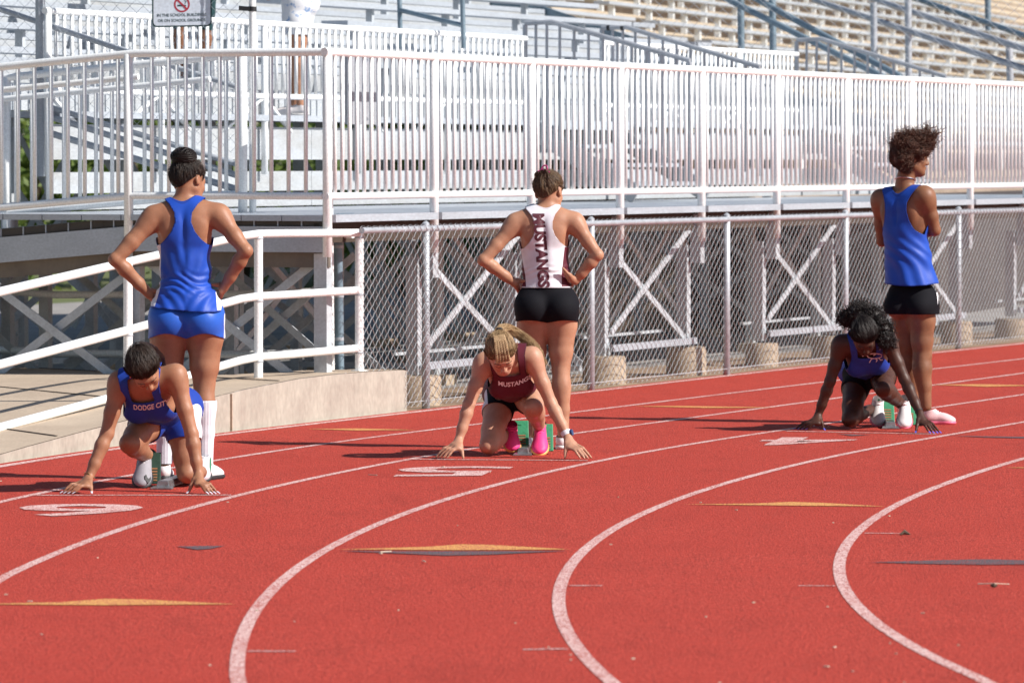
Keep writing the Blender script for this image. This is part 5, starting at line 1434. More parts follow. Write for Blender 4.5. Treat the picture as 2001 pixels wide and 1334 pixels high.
WbC = ([-.40, -.13, -.10, -.06, .0, .06, .11, .155, .20], [.5, .5, .150, .112, .088, .076, .078, .10, .13]); WfC = ([-.40, -.06, -.02, .05, .10, .2], [.5, .5, .14, .115, .11, .115])
cutC = tank_cut(C1, WbC, WfC, .076, lambda V: V[:, 2] - zhC - .01 * np.sin(V[:, 0] * 12))
C1.garment('vest', [M['trim_blue'], M['blue_cloth']], .011, ('torso',), cutC, disp=dispC, extra=lambda F: (F.cone(CcC - np.array((0, 0, .10)), PcC, .118, .128, .06, 'torso'), F.ell(PcC + np.array((0, 0, .06)), (.150, .125, .16), .05, C1.RP, 'torso')), pieces=[lambda V: .008 - cutC(V)])
zsC = P(1780, 613, Y0)[2]
shC = C1.garment('shorts', M['black_cloth'], .010, ('torso', 'leg'), lambda V: np.minimum(P(1780, 548, Y0)[2] - V[:, 2], V[:, 2] - zsC), disp=lambda V, N: .003 * np.clip((PcC[2] - V[:, 2]) / .1, 0, 1) + .0012 * fC(V), thick=.003, extra=lambda F: (F.cone(HL, HL + (KL - HL) * .4, .098, .090, .02, 'leg'), F.cone(HR, HR + (KR - HR) * .4, .098, .090, .02, 'leg')))
lbl = Field()
V_, F_ = font_mesh('4', 1.0, bold=.02); lo_, hi_ = V_.min(0), V_.max(0)
patch_p = lambda x, y: P(x, y, Y0 - .12)
pq = np.array([[0, 0, 0], [1, 0, 0], [1, 1, 0], [0, 1, 0]], float)
def plPatch(V): return np.array([P(1819 + 9 * v[0], 607 - 36 * v[1], Y0) for v in V])
sgn_d = (-.35, .94, 0)
proj_text(C1, 'lane_patch', pq, [(0, 1, 2, 3)], plPatch, sgn_d, M['letter_white'], shC, .018, ('torso', 'leg'), .004)
def plNum(V):
    q = (V - lo_) / (hi_ - lo_); return np.array([P(1821 + 5.5 * v[0], 601 - 24 * v[1], Y0) for v in q])
proj_text(C1, 'lane_numeral', V_, F_, plNum, sgn_d, M['black_cloth'], shC, .018, ('torso', 'leg'), .0065)
hp = G(1806, 824); hp = np.array((hp[0] - .03, Y0 - .02, 0.0)); shoe(C1, hp, hp + np.array((.205, -.03, 0.0)), (0, 0, 1), (M['pale_pink_shoe'], M['sole_pink'], M['letter_white']), w=.048, hgt=.088)
hp = np.array((AL[0] - .03, Y0 + .17, 0.0)); shoe(C1, hp, hp + np.array((.16, .20, 0)), (0, 0, 1), (M['pale_pink_shoe'], M['sole_pink'], M['letter_white']), w=.048, hgt=.088)
Hc_ = Hh(C1)
# big curly hair: dense coils growing from the scalp, longer on top and in front
fh = Field(); fh.ell(Hc_(0, -.02, .050), (.096, .108, .086), .02, C1.RH); fh.ell(Hc_(0, -.055, -.005), (.086, .080, .088), .03, C1.RH); fh.ell(Hc_(0, .07, .085), (.07, .06, .05), .03, C1.RH)
lo_, h_, D_ = fh.grid(.007); V_, F_ = surface_nets(lo_, h_, D_); N_ = normals(V_, F_); V_ = smooth(V_, F_, 1) + N_ * (.008 * sfield(44, 30, 20, 60)(V_))[:, None]
L_ = (V_ - C1.Hc) @ C1.RH.T; T_ = tris(F_); V2, T2 = clip(V_, T_, np.where(L_[:, 1] > .03, L_[:, 2] - .035, L_[:, 2] + .098 - np.clip(L_[:, 1] + .05, 0, .1) * 1.0))
ho = np_mesh('hair', V2, T2, M['curl_brown'], C1.e)
r = np.random.default_rng(77); N2 = normals(V2, T2); sel = r.integers(0, len(V2), 4600); q = (V2[sel] - C1.Hc) @ C1.RH.T
out = N2[sel] + np.array((0, 0, .35)) * (q[:, 2:3] > .06); Ls = .030 + .045 * np.clip(q[:, 2] / .12, 0, 1) + .03 * np.clip(q[:, 1] / .1, 0, 1)
lob = sfield(45, 24, 30, 70)(V2[sel]); Ls = Ls * np.clip(.68 + .36 * lob, .3, 1.2); out = out + .22 * np.stack([sfield(46 + k, 20, 20, 50)(V2[sel]) for k in range(3)], 1)
curls('curls', V2[sel] - N2[sel] * .012, out, Ls, M['curl_brown'], ho, 78, m=14, r0=.0021, r1=.0010, amp=.010, turns=3.0, jitter=.55)
sel = r.integers(0, len(V2), 420); q = (V2[sel] - C1.Hc) @ C1.RH.T; k_ = q[:, 2] > .05; sel = sel[k_]
curls('loose_curls', V2[sel], N2[sel] + np.array((0, 0, .6)), .075, M['curl_brown'], ho, 79, m=12, r0=.0013, r1=.0007, amp=.010, turns=1.8, jitter=.55)
ch = MB(); cn = C1.Nb + (C1.Hc - C1.Nb) * .12
ch.tube([cn + .064 * (math.cos(a) * C1.RC[0] + math.sin(a) * C1.RC[1] * 1.05) + np.array((0, 0, -.016 * math.sin(a) + .004)) for a in np.linspace(0, 2 * math.pi, 40)], .003, 6); ch.build('necklace', M['silver'], C1.e, smooth=True)
bd = Field(); bd.ell(Hc_(0, .070, -.098), (.030, .024, .016), .01, C1.RH); lo_, h_, D_ = bd.grid(.004); V_, F_ = surface_nets(lo_, h_, D_); np_mesh('chin_beard', V_, F_, M['curl_black'], C1.e)
# ================================================================== KNEELING ATHLETES IN THEIR BLOCKS
def floor_pt(x, y, Y, z=None):
    p = P(x, y, Y)
    if z is not None: p[2] = z
    return p
def bridge_hand(p, W, kn, tips, thumb, r=.0085, nail=None):
    """start-position hand: fingertips and thumb on the ground, arched knuckles"""
    W = np.array(W); K = [np.array(k) for k in kn]; T = [np.array(t) for t in tips]
    mids = [(k + t) / 2 + np.array((0, -.004, .016)) for k, t in zip(K, T)]
    th = np.array(thumb); p.hand(W, K, T, mids, thumb=(W * .55 + th * .45 + np.array((0, -.008, .012)), W * .25 + th * .75 + np.array((0, -.004, .008)), th), r=r)
    if nail is not None:
        mb = MB()
        for k, t in list(zip(mids, T)) + [(W, th)]:
            d = nrm(t - k); d = nrm(d * np.array((1, 1, .25))); c = t + d * .004; s_ = nrm(np.cross(d, (0, 0, 1))); 
            mb.hexa([c - s_ * .006 + (0, 0, .002), c + s_ * .006 + (0, 0, .002), c + d * .015 + s_ * .0035 + (0, 0, -.003), c + d * .015 - s_ * .0035 + (0, 0, -.003), c - s_ * .006 + (0, 0, .005), c + s_ * .006 + (0, 0, .005), c + d * .015 + s_ * .0035, c + d * .015 - s_ * .0035])
        mb.build('nails', nail, p.e)['kind'] = 'stuff'
def kneeler(name_label, base, skin, J, dims, head_scale=.97):
    p = Person('person', name_label, base, skin); p.e.location.z = 0
    RP, RC, RH = p.frame(*J['RP']), p.frame(*J['RC']), p.frame(*J['RH'])
    p.torso(J['Pc'], J['Cc'], RP, RC, J['SL'], J['SR'], **dims)
    p.neck(J['Nb'], J['Hc'], RH, r=.048, scale=head_scale)
    ra = (.047, .041, .035, .033, .035, .023)
    p.arm(J['SL'], J['EL'], J['WL'], r=ra); p.arm(J['SR'], J['ER'], J['WR'], r=ra)
    return p
def bent_back(H, K, A): return nrm((np.array(H) - K) + (np.array(A) - K))

# ------------------------------------------------------------------ A2: lane 6
Jt = dict(RP=((-.10, -.34, .36), (0, -.75, -.5)), RC=((-.16, -.80, .34), (.02, -.30, -.95)), RH=((-.12, -.86, .44), (.30, -.36, -.88)),
          Pc=P(322, 803, 27.34), Cc=P(293, 770, 27.0), SL=P(234, 746, 26.88), SR=P(343, 733, 26.84), Nb=P(287, 742, 26.86), Hc=P(281, 720, 26.66),
          EL=P(209, 846, 26.84), ER=P(374, 846, 26.80), WL=P(174, 932, 26.78), WR=P(388, 926, 26.76))
A2 = kneeler('kneeling athlete in blue vest with white chest lettering, fingertips on the lane six line', G(290, 955), M['skin_tan'], Jt,
             dict(hip=.170, waist=.130, chest=.138, bust=.058, glute=.095, k=.05))
HL, HR = P(298, 815, 27.28), P(356, 812, 27.34)
KL, KR = P(255, 866, 26.98), P(366, 922, 27.26); AL, AR = P(291, 893, 27.32), P(392, 922, 27.66)
lr_ = (.086, .083, .064, .054, .054, .034)
A2.leg(HL, KL, AL, bent_back(HL, KL, AL), r=lr_); A2.leg(HR, KR, AR, bent_back(HR, KR, AR), r=lr_)
gz = .010
bridge_hand(A2, Jt['WL'], [P(155, 944, 26.74), P(160, 947, 26.71), P(166, 949, 26.69), P(171, 950, 26.69)], [floor_pt(124, 963, 26.70, gz), floor_pt(131, 964, 26.68, gz), floor_pt(139, 965, 26.66, gz), floor_pt(148, 965, 26.66, gz)], floor_pt(179, 964, 26.67, gz), nail=M['nail'])
bridge_hand(A2, Jt['WR'], [P(396, 941, 26.72), P(393, 944, 26.70), P(389, 946, 26.69), P(384, 947, 26.69)], [floor_pt(423, 963, 26.68, gz), floor_pt(416, 964, 26.66, gz), floor_pt(409, 964, 26.65, gz), floor_pt(402, 965, 26.65, gz)], floor_pt(369, 963, 26.70, gz), nail=M['nail'])
A2.finish()
WbK = ([-.30, -.06, -.03, .0, .04, .09, .15, .20], [.4, .4, .125, .10, .075, .065, .075, .11]); WfK = ([-.32, -.075, -.05, .0, .04, .08, .13, .2], [.4, .4, .150, .135, .118, .102, .094, .10])
def hem_cut(p, off, wav=.006):
    return lambda V: p.loc_pelvis(V)[:, 2] - off
def tank_front(p, hem, neck=.060, scoop_w=.058, scoop_z=.125):
    def g(V):
        q = p.loc_chest(V); wb = np.interp(q[:, 2], *WbK); wf = np.interp(q[:, 2], *WfK); t = np.clip((q[:, 1] + .02) / .05, 0, 1)
        ga = wb * (1 - t) + wf * t - np.abs(q[:, 0]); c = p.loc_chest(np.array([p.Nb]))[0]
        gn = np.where(q[:, 2] < .06, 1, np.hypot(q[:, 0] - c[0], (q[:, 1] - c[1]) * .9) - neck)
        sc = np.where(q[:, 1] > .0, np.maximum((np.abs(q[:, 0]) - scoop_w), (scoop_z - q[:, 2]) + .35 * np.clip(np.abs(q[:, 0]), 0, scoop_w) * 0), 1)
        return np.minimum(np.minimum(np.minimum(ga, gn), sc), hem(V))
    return g
fK = sfield(51, 28, 4, 13)
fK2 = sfield(57, 20, 10, 26)
dispK = lambda V, N: .0030 * fK(V) + .0016 * fK2(V) + .003
vA2 = A2.garment('vest', [M['trim_blue'], M['navy_cloth']], .014, ('torso',), tank_front(A2, hem_cut(A2, -.095)), disp=dispK, pieces=[lambda V: .007 - tank_front(A2, hem_cut(A2, -.095))(V)])
def shorts_cut(p, top, legs, L0):
    """waist plane plus a cut across each thigh at distance L0 from the hip"""
    def g(V):
        r = .25 - np.linalg.norm(V - p.Pc, axis=1)
        for H, K in legs:
            d = nrm(np.array(K) - H); t = (V - H) @ d; rad = np.linalg.norm(V - H - t[:, None] * d, axis=1)
            r = np.where((rad < .13) & (t > -.02), np.minimum(r, L0 - t), r)
        return np.minimum(r, top - p.loc_pelvis(V)[:, 2])
    return g
def near_thigh(p, legs, lim):
    return lambda q: q[5] == 'torso' or (q[5] == 'leg')
A2.garment('shorts', [M['white_cloth'], M['navy_cloth']], .0055, ('torso', 'leg'), shorts_cut(A2, .10, ((HL, KL), (HR, KR)), .13), disp=folds(53, .0012), thick=.003,
           pieces=[lambda V: np.abs(A2.loc_pelvis(V)[:, 0]) - .142])
V_, F_ = font_mesh('DODGE CITY', 1.0, bold=.02); loK, hiK = V_.min(0), V_.max(0)
def arc_text(p, cx, cy, w, hgt, sag, Yc, tilt=0.0, flip=1):
    def f(V, lo=loK, hi=hiK):
        t = (V[:, 0] - (lo[0] + hi[0]) / 2) / (hi[0] - lo[0]); s_ = (V[:, 1] - (lo[1] + hi[1]) / 2) / (hi[1] - lo[1])
        x = cx + t * w; y = cy + tilt * t - s_ * hgt - sag * (4 * t * t - 1 / 3.)
        return np.array([P(a, b, Yc) for a, b in zip(x, y)])
    return f
proj_text(A2, 'lettering', V_, F_, arc_text(A2, 296, 791, 68, 10.5, 5, 26.9, tilt=-12), (0, 1, 0), M['letter_white'], vA2, .014, ('torso',), .004, disp=dispK)
# shoes pressed against the pedals
M['ash_shoe'] = cloth('ash_grey_shoe', (.30, .29, .32), .6, knit=260)
shA, atA, RA_ = shoe(A2, P(286, 892, 27.36), P(277, 957, 27.14), (0, -1, .25), (M['ash_shoe'], M['sole_black'], M['white_shoe']), w=.048, hgt=.080)
sw = MB(); pts = [(-.050, .84), (-.040, .70), (-.022, .70), (.016, .60), (.002, .76), (-.014, .90), (-.034, .96)]
zt = lambda a, b: .026 + .030 * math.sqrt(max(.03, 1 - (a / .048) ** 2 - ((b - .76) / .235) ** 2)) + .004
pts = [(max(-.044, a), b) for a, b in pts]
sw.add([atA(a, b, zt(a, b)) for a, b in pts] + [atA(-.018, .80, zt(-.018, .80))], [(i, (i + 1) % 7, 7) for i in range(7)])
f_ = Field(); so = sw.build('swoosh', M['sole_black'], shA)
shoe(A2, P(397, 905, 27.86), P(395, 946, 27.70), (0, -1, .2), (M['grey_shoe'], M['sole_black'], M['letter_white']), w=.046, hgt=.078)
legA = [AL + (KL - AL) * t for t in (0, .22)]
ks = MB().tube([P(292, 888, 27.30), P(286, 905, 27.36)], .041, 14); ks.build('sock', M['grey_sock'], A2.e, smooth=True)
hlK = lambda q: np.minimum(np.where(q[:, 1] > .0, .098 - q[:, 1] + (q[:, 2] - .055) * .95 - .012 * np.clip(np.abs(q[:, 0]) / .06, 0, 1), 1), np.where(q[:, 1] <= .045, q[:, 2] + .062 - np.clip(q[:, 1] + .02, 0, .1) * 1.15, 1))
hair_cap(A2, M['hair_dark'], hlK, infl=.011, gather=(-.01, -.085, .075), freq=30, relief=.0024, edge=True, taper=.045, fibre=M['strand_dark'])
Ha = Hh(A2)
def ponytail(p, root, ctrl, n, r_root, r_mid, mt, seed, rad=.0016, name='ponytail', m=14, wave=.004):
    r = np.random.default_rng(seed); ctrl = np.array([root] + list(ctrl)); X = []
    for i in range(n):
        off = r.normal(size=3) * np.array((1, 1, 1)); off /= max(1, np.linalg.norm(off)); L = .75 + .35 * r.random()
        t = np.linspace(0, 1, m) * L; idx = t * (len(ctrl) - 1); k = np.clip(idx.astype(int), 0, len(ctrl) - 2); fr = (idx - k)[:, None]
        pth = ctrl[k] * (1 - fr) + ctrl[k + 1] * fr
        for _ in range(2): pth[1:-1] = (pth[:-2] + 2 * pth[1:-1] + pth[2:]) / 4
        w = (r_root + (r_mid - r_root) * np.sin(np.pi * np.minimum(1, t * 1.1)))[:, None]
        X.append(pth + off * w + wave * np.sin(t[:, None] * 14 + r.random(3) * 6))
    return strands(name, np.array(X), rad, rad * .5, mt, p.e, 3)
ponytail(A2, Ha(-.005, -.095, .085), [P(283, 676, 26.75), P(300, 684, 26.95), P(315, 700, 27.1), P(320, 725, 27.15)], 240, .012, .022, M['strand_dark'], 61)
MB().tube([Ha(-.005, -.098, .082) + .016 * (math.cos(a) * A2.RH[0] + math.sin(a) * A2.RH[2]) for a in np.linspace(0, 6.28, 12)], .005, 6).build('hair_tie', M['sole_black'], A2.e, smooth=True)
flyaways(A2, 60, M['strand_dark'], 62, .022)
def lashes(p, mt):
    mb = MB(); H = Hh(p)
    for sg in (-1, 1):
        mb.tube([H(sg * .017, .0965, .002), H(sg * .030, .0985, -.002), H(sg * .044, .088, .001)], .0014, 5)
        mb.tube([H(sg * .014, .0965, .019), H(sg * .032, .0955, .025), H(sg * .050, .079, .018)], .0020, 5)
    mb.build('brows_and_lashes', mt, p.e)['kind'] = 'stuff'
lashes(A2, M['strand_dark'])
br = MB(); c0 = Jt['WL'] + (Jt['EL'] - Jt['WL']) * .03; dn = nrm(Jt['EL'] - Jt['WL']); a_ = nrm(np.cross(dn, (0, 1, 0))); b_ = np.cross(dn, a_)
br.tube([c0 + .029 * (math.cos(t) * a_ + math.sin(t) * b_) + dn * .006 * math.sin(t * 2) for t in np.linspace(0, 6.28, 24)], .0024, 6); br.build('bracelet', M['gold'], A2.e, smooth=True)
ear = MB(); Hx = Hh(A2); 
for sg in (-1, 1): ear.tube([Hx(sg * .079, -.004, -.042), Hx(sg * .081, -.002, -.052)], .004, 6)
ear.build('earring', M['gold'], A2.e)

# ------------------------------------------------------------------ B2: lane 5
Jt = dict(RP=((-.06, -.34, .36), (.05, -.75, -.5)), RC=((-.10, -.66, .50), (.03, -.55, -.80)), RH=((-.05, -.74, .58), (.16, -.60, -.76)),
          Pc=P(1003, 762, 30.40), Cc=P(1000, 733, 30.05), SL=P(946, 708, 29.95), SR=P(1039, 697, 29.92), Nb=P(993, 704, 29.92), Hc=P(979, 690, 29.74),
          EL=P(917, 788, 29.90), ER=P(1076, 786, 29.90), WL=P(897, 858, 29.86), WR=P(1108, 850, 29.84))
B2 = kneeler('kneeling athlete with blond ponytail, maroon vest and pink shoes, fingertips on lane five line', G(1000, 890), M['skin_fair'], Jt,
             dict(hip=.162, waist=.122, chest=.132, bust=.05, glute=.088, k=.05))
HL, HR = P(980, 776, 30.38), P(1030, 772, 30.36)
KL, KR = P(956, 868, 30.06), P(1043, 797, 29.98); AL, AR = P(990, 846, 30.34), P(1055, 836, 30.36)
lr_ = (.084, .081, .063, .053, .052, .033)
B2.leg(HL, KL, AL, bent_back(HL, KL, AL), r=lr_); B2.leg(HR, KR, AR, bent_back(HR, KR, AR), r=lr_)
bridge_hand(B2, Jt['WL'], [P(884, 869, 29.82), P(888, 872, 29.80), P(892, 875, 29.78), P(897, 876, 29.78)], [floor_pt(852, 893, 29.80, gz), floor_pt(859, 894, 29.78, gz), floor_pt(866, 895, 29.76, gz), floor_pt(874, 895, 29.75, gz)], floor_pt(905, 896, 29.75, gz))
bridge_hand(B2, Jt['WR'], [P(1122, 866, 29.80), P(1120, 870, 29.78), P(1116, 873, 29.77), P(1111, 875, 29.77)], [floor_pt(1156, 897, 29.72, gz), floor_pt(1149, 898, 29.70, gz), floor_pt(1142, 898, 29.70, gz), floor_pt(1134, 898, 29.70, gz)], floor_pt(1104, 896, 29.75, gz))
B2.finish()
M['pink_lace'] = cloth('dark_pink_lace', (.55, .02, .14), .6)
vB2 = B2.garment('vest', [M['trim_maroon'], M['maroon']], .013, ('torso',), tank_front(B2, hem_cut(B2, -.09)), disp=dispK, pieces=[lambda V: .007 - tank_front(B2, hem_cut(B2, -.09))(V)])
B2.garment('shorts', [M['white_cloth'], M['black_cloth']], .0055, ('torso', 'leg'), shorts_cut(B2, .10, ((HL, KL), (HR, KR)), .15), disp=folds(63, .0012), thick=.003,
           pieces=[lambda V: -B2.loc_pelvis(V)[:, 0] * (1 if RPa[0][0] * B2.RP[0][0] > 0 else -1) - .146])
V_, F_ = font_mesh('MUSTANGS', 1.0, bold=.03); loK, hiK = V_.min(0), V_.max(0)
def arcB(V): return arc_text(B2, 1006, 746, 64, 9.5, 9, 29.95, tilt=-15)(V, loK, hiK)
proj_text(B2, 'lettering', V_, F_, arcB, (0, 1, 0), M['letter_white'], vB2, .013, ('torso',), .004, disp=dispK)
shoe(B2, P(1056, 838, 30.42), P(1055, 893, 30.20), (0, -1, .25), (M['pink_shoe'], M['sole_gum'], M['pink_lace']), w=.046, hgt=.080)
shoe(B2, P(995, 838, 30.40), P(1003, 886, 30.24), (.15, -1, .25), (M['pink_shoe'], M['sole_gum'], M['pink_lace']), w=.045, hgt=.078)
MB().tube([P(1055, 834, 30.36), P(1056, 846, 30.42)], .038, 14).build('sock', M['sock'], B2.e, smooth=True)
hair_cap(B2, M['hair_blond'], hlK, infl=.011, gather=(-.01, -.090, .090), freq=26, relief=.0036, edge=True, taper=.045, fibre=M['strand_blond'])
Hb = Hh(B2); X = []; r = np.random.default_rng(71)
for lane in (-.034, -.017, 0.0, .017, .034):                  # cornrow plaits from the brow to the crown
    for s_ in range(16):
        t = s_ / 15; th = math.radians(8 + 88 * t); c = np.array((lane * (1 - .25 * t), -.012 + .1045 * math.cos(th), .028 + .0965 * math.sin(th)))
        for sg in (-1, 1):
            u = np.linspace(0, 1, 6)[:, None]; a = c + np.array((sg * .0065, 0, 0)); b = c + np.array((-sg * .001, -.016 * math.sin(th), .012 * math.cos(th))); mid = np.array((0, math.cos(th), math.sin(th))) * .0055
            X.append(np.array([Hb(*(a * (1 - q) + b * q + mid * math.sin(math.pi * q))) for q in u[:, 0]]))
strands('plaits', np.array(X), .0042, .0034, M['strand_blond'], B2.e, 5)
ponytail(B2, Hb(-.01, -.095, .088), [P(985, 636, 29.95), P(1012, 652, 30.05), P(1036, 668, 30.0), P(1053, 686, 29.98), P(1062, 706, 29.98)], 330, .012, .021, M['strand_blond'], 72, rad=.0012, wave=.008)
MB().tube([Hb(-.01, -.098, .086) + .019 * (math.cos(a) * B2.RH[0] + math.sin(a) * B2.RH[2]) for a in np.linspace(0, 6.28, 12)], .006, 6).build('hair_tie', M['sole_black'], B2.e, smooth=True)
flyaways(B2, 80, M['strand_blond'], 73, .025)
lashes(B2, M['hair_brown'])
wt = MB(); c0 = Jt['WR'] + (Jt['ER'] - Jt['WR']) * .06; dn = nrm(Jt['ER'] - Jt['WR']); a_ = nrm(np.cross(dn, (0, 1, 0))); b_ = np.cross(dn, a_)
wt.tube([c0 - dn * .014, c0 - dn * .012, c0 + dn * .012, c0 + dn * .014], [.027, .0295, .0295, .027], 18); wo = wt.build('watch_strap', M['watch_band'], B2.e, smooth=True)
fc = c0 + np.array((.026, -.010, .004)); MB().tube([fc, fc + nrm((.9, -.3, .2)) * .011], .018, 16).build('watch_face', M['watch_face'], wo, smooth=True)

# ------------------------------------------------------------------ C2: lane 4
Jt = dict(RP=((-.04, -.34, .36), (.08, -.75, -.5)), RC=((-.08, -.72, .42), (.05, -.42, -.88)), RH=((-.04, -.80, .50), (.10, -.46, -.86)),
          Pc=P(1695, 722, 33.42), Cc=P(1694, 692, 33.06), SL=P(1644, 672, 32.98), SR=P(1733, 662, 32.90), Nb=P(1690, 667, 32.94), Hc=P(1689, 656, 32.74),
          EL=P(1622, 744, 32.98), ER=P(1767, 740, 32.86), WL=P(1599, 810, 33.02), WR=P(1797, 806, 32.72))
C2 = kneeler('kneeling athlete with black curly ponytail in blue vest, fingertips on the lane four line', G(1700, 840), M['skin_dark'], Jt,
             dict(hip=.160, waist=.122, chest=.134, bust=.05, glute=.09, k=.05))
HL, HR = P(1676, 732, 33.38), P(1722, 728, 33.36)
KL, KR = P(1662, 817, 33.06), P(1727, 760, 32.98); AL, AR = P(1700, 800, 33.46), P(1762, 790, 33.34)
C2.leg(HL, KL, AL, bent_back(HL, KL, AL), r=lr_); C2.leg(HR, KR, AR, bent_back(HR, KR, AR), r=lr_)
bridge_hand(C2, Jt['WL'], [P(1586, 822, 32.98), P(1590, 825, 32.96), P(1595, 827, 32.95), P(1600, 827, 32.95)], [floor_pt(1556, 838, 33.00, gz), floor_pt(1563, 839, 32.98, gz), floor_pt(1571, 840, 32.96, gz), floor_pt(1579, 840, 32.95, gz)], floor_pt(1609, 839, 32.98, gz), nail=M['nail_blue'])
bridge_hand(C2, Jt['WR'], [P(1808, 820, 32.68), P(1806, 824, 32.66), P(1803, 826, 32.65), P(1799, 828, 32.65)], [floor_pt(1835, 848, 32.58, gz), floor_pt(1829, 849, 32.56, gz), floor_pt(1822, 849, 32.56, gz), floor_pt(1815, 849, 32.56, gz)], floor_pt(1790, 847, 32.62, gz), nail=M['nail_blue'])
C2.finish()
vC2 = C2.garment('vest', M['navy_cloth'], .013, ('torso',), tank_front(C2, hem_cut(C2, -.06)), disp=dispK)
C2.garment('shorts', M['black_cloth'], .0055, ('torso', 'leg'), shorts_cut(C2, .13, ((HL, KL), (HR, KR)), .20), disp=folds(83, .0012), thick=.003)
# crest on the chest: an outlined oval with a wing and small legs
em = []; emF = []
def strokes(lines, w):
    V, F = [], []
    for ln in lines:
        ln = np.array(ln, float)
        for i in range(len(ln) - 1):
            d = ln[i + 1] - ln[i]; n2 = np.array((-d[1], d[0])) / max(1e-6, np.linalg.norm(d)) * w / 2; k = len(V)
            V += [(*(ln[i] - n2), 0), (*(ln[i + 1] - n2), 0), (*(ln[i + 1] + n2), 0), (*(ln[i] + n2), 0)]; F.append((k, k + 1, k + 2, k + 3))
    return np.array(V), F
ov = [(14 * math.cos(t) + 1, -5 * math.sin(t)) for t in np.linspace(.15, 6.1, 26)]
V_, F_ = strokes([ov, [(-13, 0), (-18, -1.5), (-23, .5)], [(-4, 5), (-7, 9), (-9, 13)], [(2, 5), (6, 8), (4, 12)], [(9, 5), (13, 9), (17, 8)], [(-2, -1), (2, -3)]], 1.4)
def plE(V): return np.array([P(1706 + v[0], 693 + v[1], 33.0) for v in V])
proj_text(C2, 'crest', V_, F_, plE, (0, 1, 0), M['letter_white'], vC2, .013, ('torso',), .004, disp=dispK)
V_, F_ = strokes([[(-5, 0), (-1.5, -3), (0, -4)], [(-4, 2), (-1, 1)]], 1.2)
proj_text(C2, 'small_mark', V_, F_, lambda V: np.array([P(1719 + v[0], 680 + v[1] * .6, 33.0) for v in V]), (0, 1, 0), M['letter_white'], vC2, .013, ('torso',), .004, disp=dispK)
shoe(C2, P(1766, 787, 33.40), P(1768, 840, 33.18), (0, -1, .25), (M['white_shoe'], M['sole_pink'], M['pale_pink_shoe']), w=.046, hgt=.080)
shoe(C2, P(1712, 788, 33.58), P(1716, 836, 33.40), (.1, -1, .25), (M['white_shoe'], M['sole_pink'], M['pale_pink_shoe']), w=.045, hgt=.080)
hair_cap(C2, M['hair_black'], hlK, infl=.009, gather=(.01, -.085, .070), freq=24, relief=.0028, edge=True, taper=.04, fibre=M['curl_black'])
Hc_ = Hh(C2); r = np.random.default_rng(91)
def mass(c0, rad, n, seed):
    r = np.random.default_rng(seed); u = r.normal(size=(n, 3)); u /= np.linalg.norm(u, axis=1)[:, None]; return c0 + u * rad * (r.random((n, 1)) ** .4), u
cs = [(P(1680, 612, 32.90), .075, 520), (P(1706, 620, 32.85), .070, 520), (P(1724, 645, 32.80), .062, 480), (P(1733, 668, 32.76), .045, 300), (P(1655, 622, 32.92), .045, 260)]
R_, D_ = [], []
for i, (c, rd, n) in enumerate(cs):
    a, b = mass(c, rd * .8, n, 92 + i); R_.append(a); D_.append(b)
fm = Field()
for c, rd, n in cs: fm.ell(c, (rd * .82,) * 3, .04)
lo_, h_, G_ = fm.grid(.008); V_, F_ = surface_nets(lo_, h_, G_); V_ = smooth(V_, F_, 1); V_ = V_ + normals(V_, F_) * (.006 * sfield(95, 30, 25, 60)(V_))[:, None]
po = np_mesh('ponytail', V_, F_, M['curl_black'], C2.e)
curls('curls', np.concatenate(R_), np.concatenate(D_), .045, M['curl_black'], po, 97, m=10, r0=.0026, r1=.0014, amp=.009, turns=1.7, jitter=.5)
lashes(C2, M['curl_black'])
bd_ = MB(); c0 = Jt['WR'] + (Jt['ER'] - Jt['WR']) * .04; dn = nrm(Jt['ER'] - Jt['WR']); bd_.tube([c0 - dn * .003, c0 + dn * .003], .027, 14); bd_.build('wristband', M['sole_black'], C2.e, smooth=True)

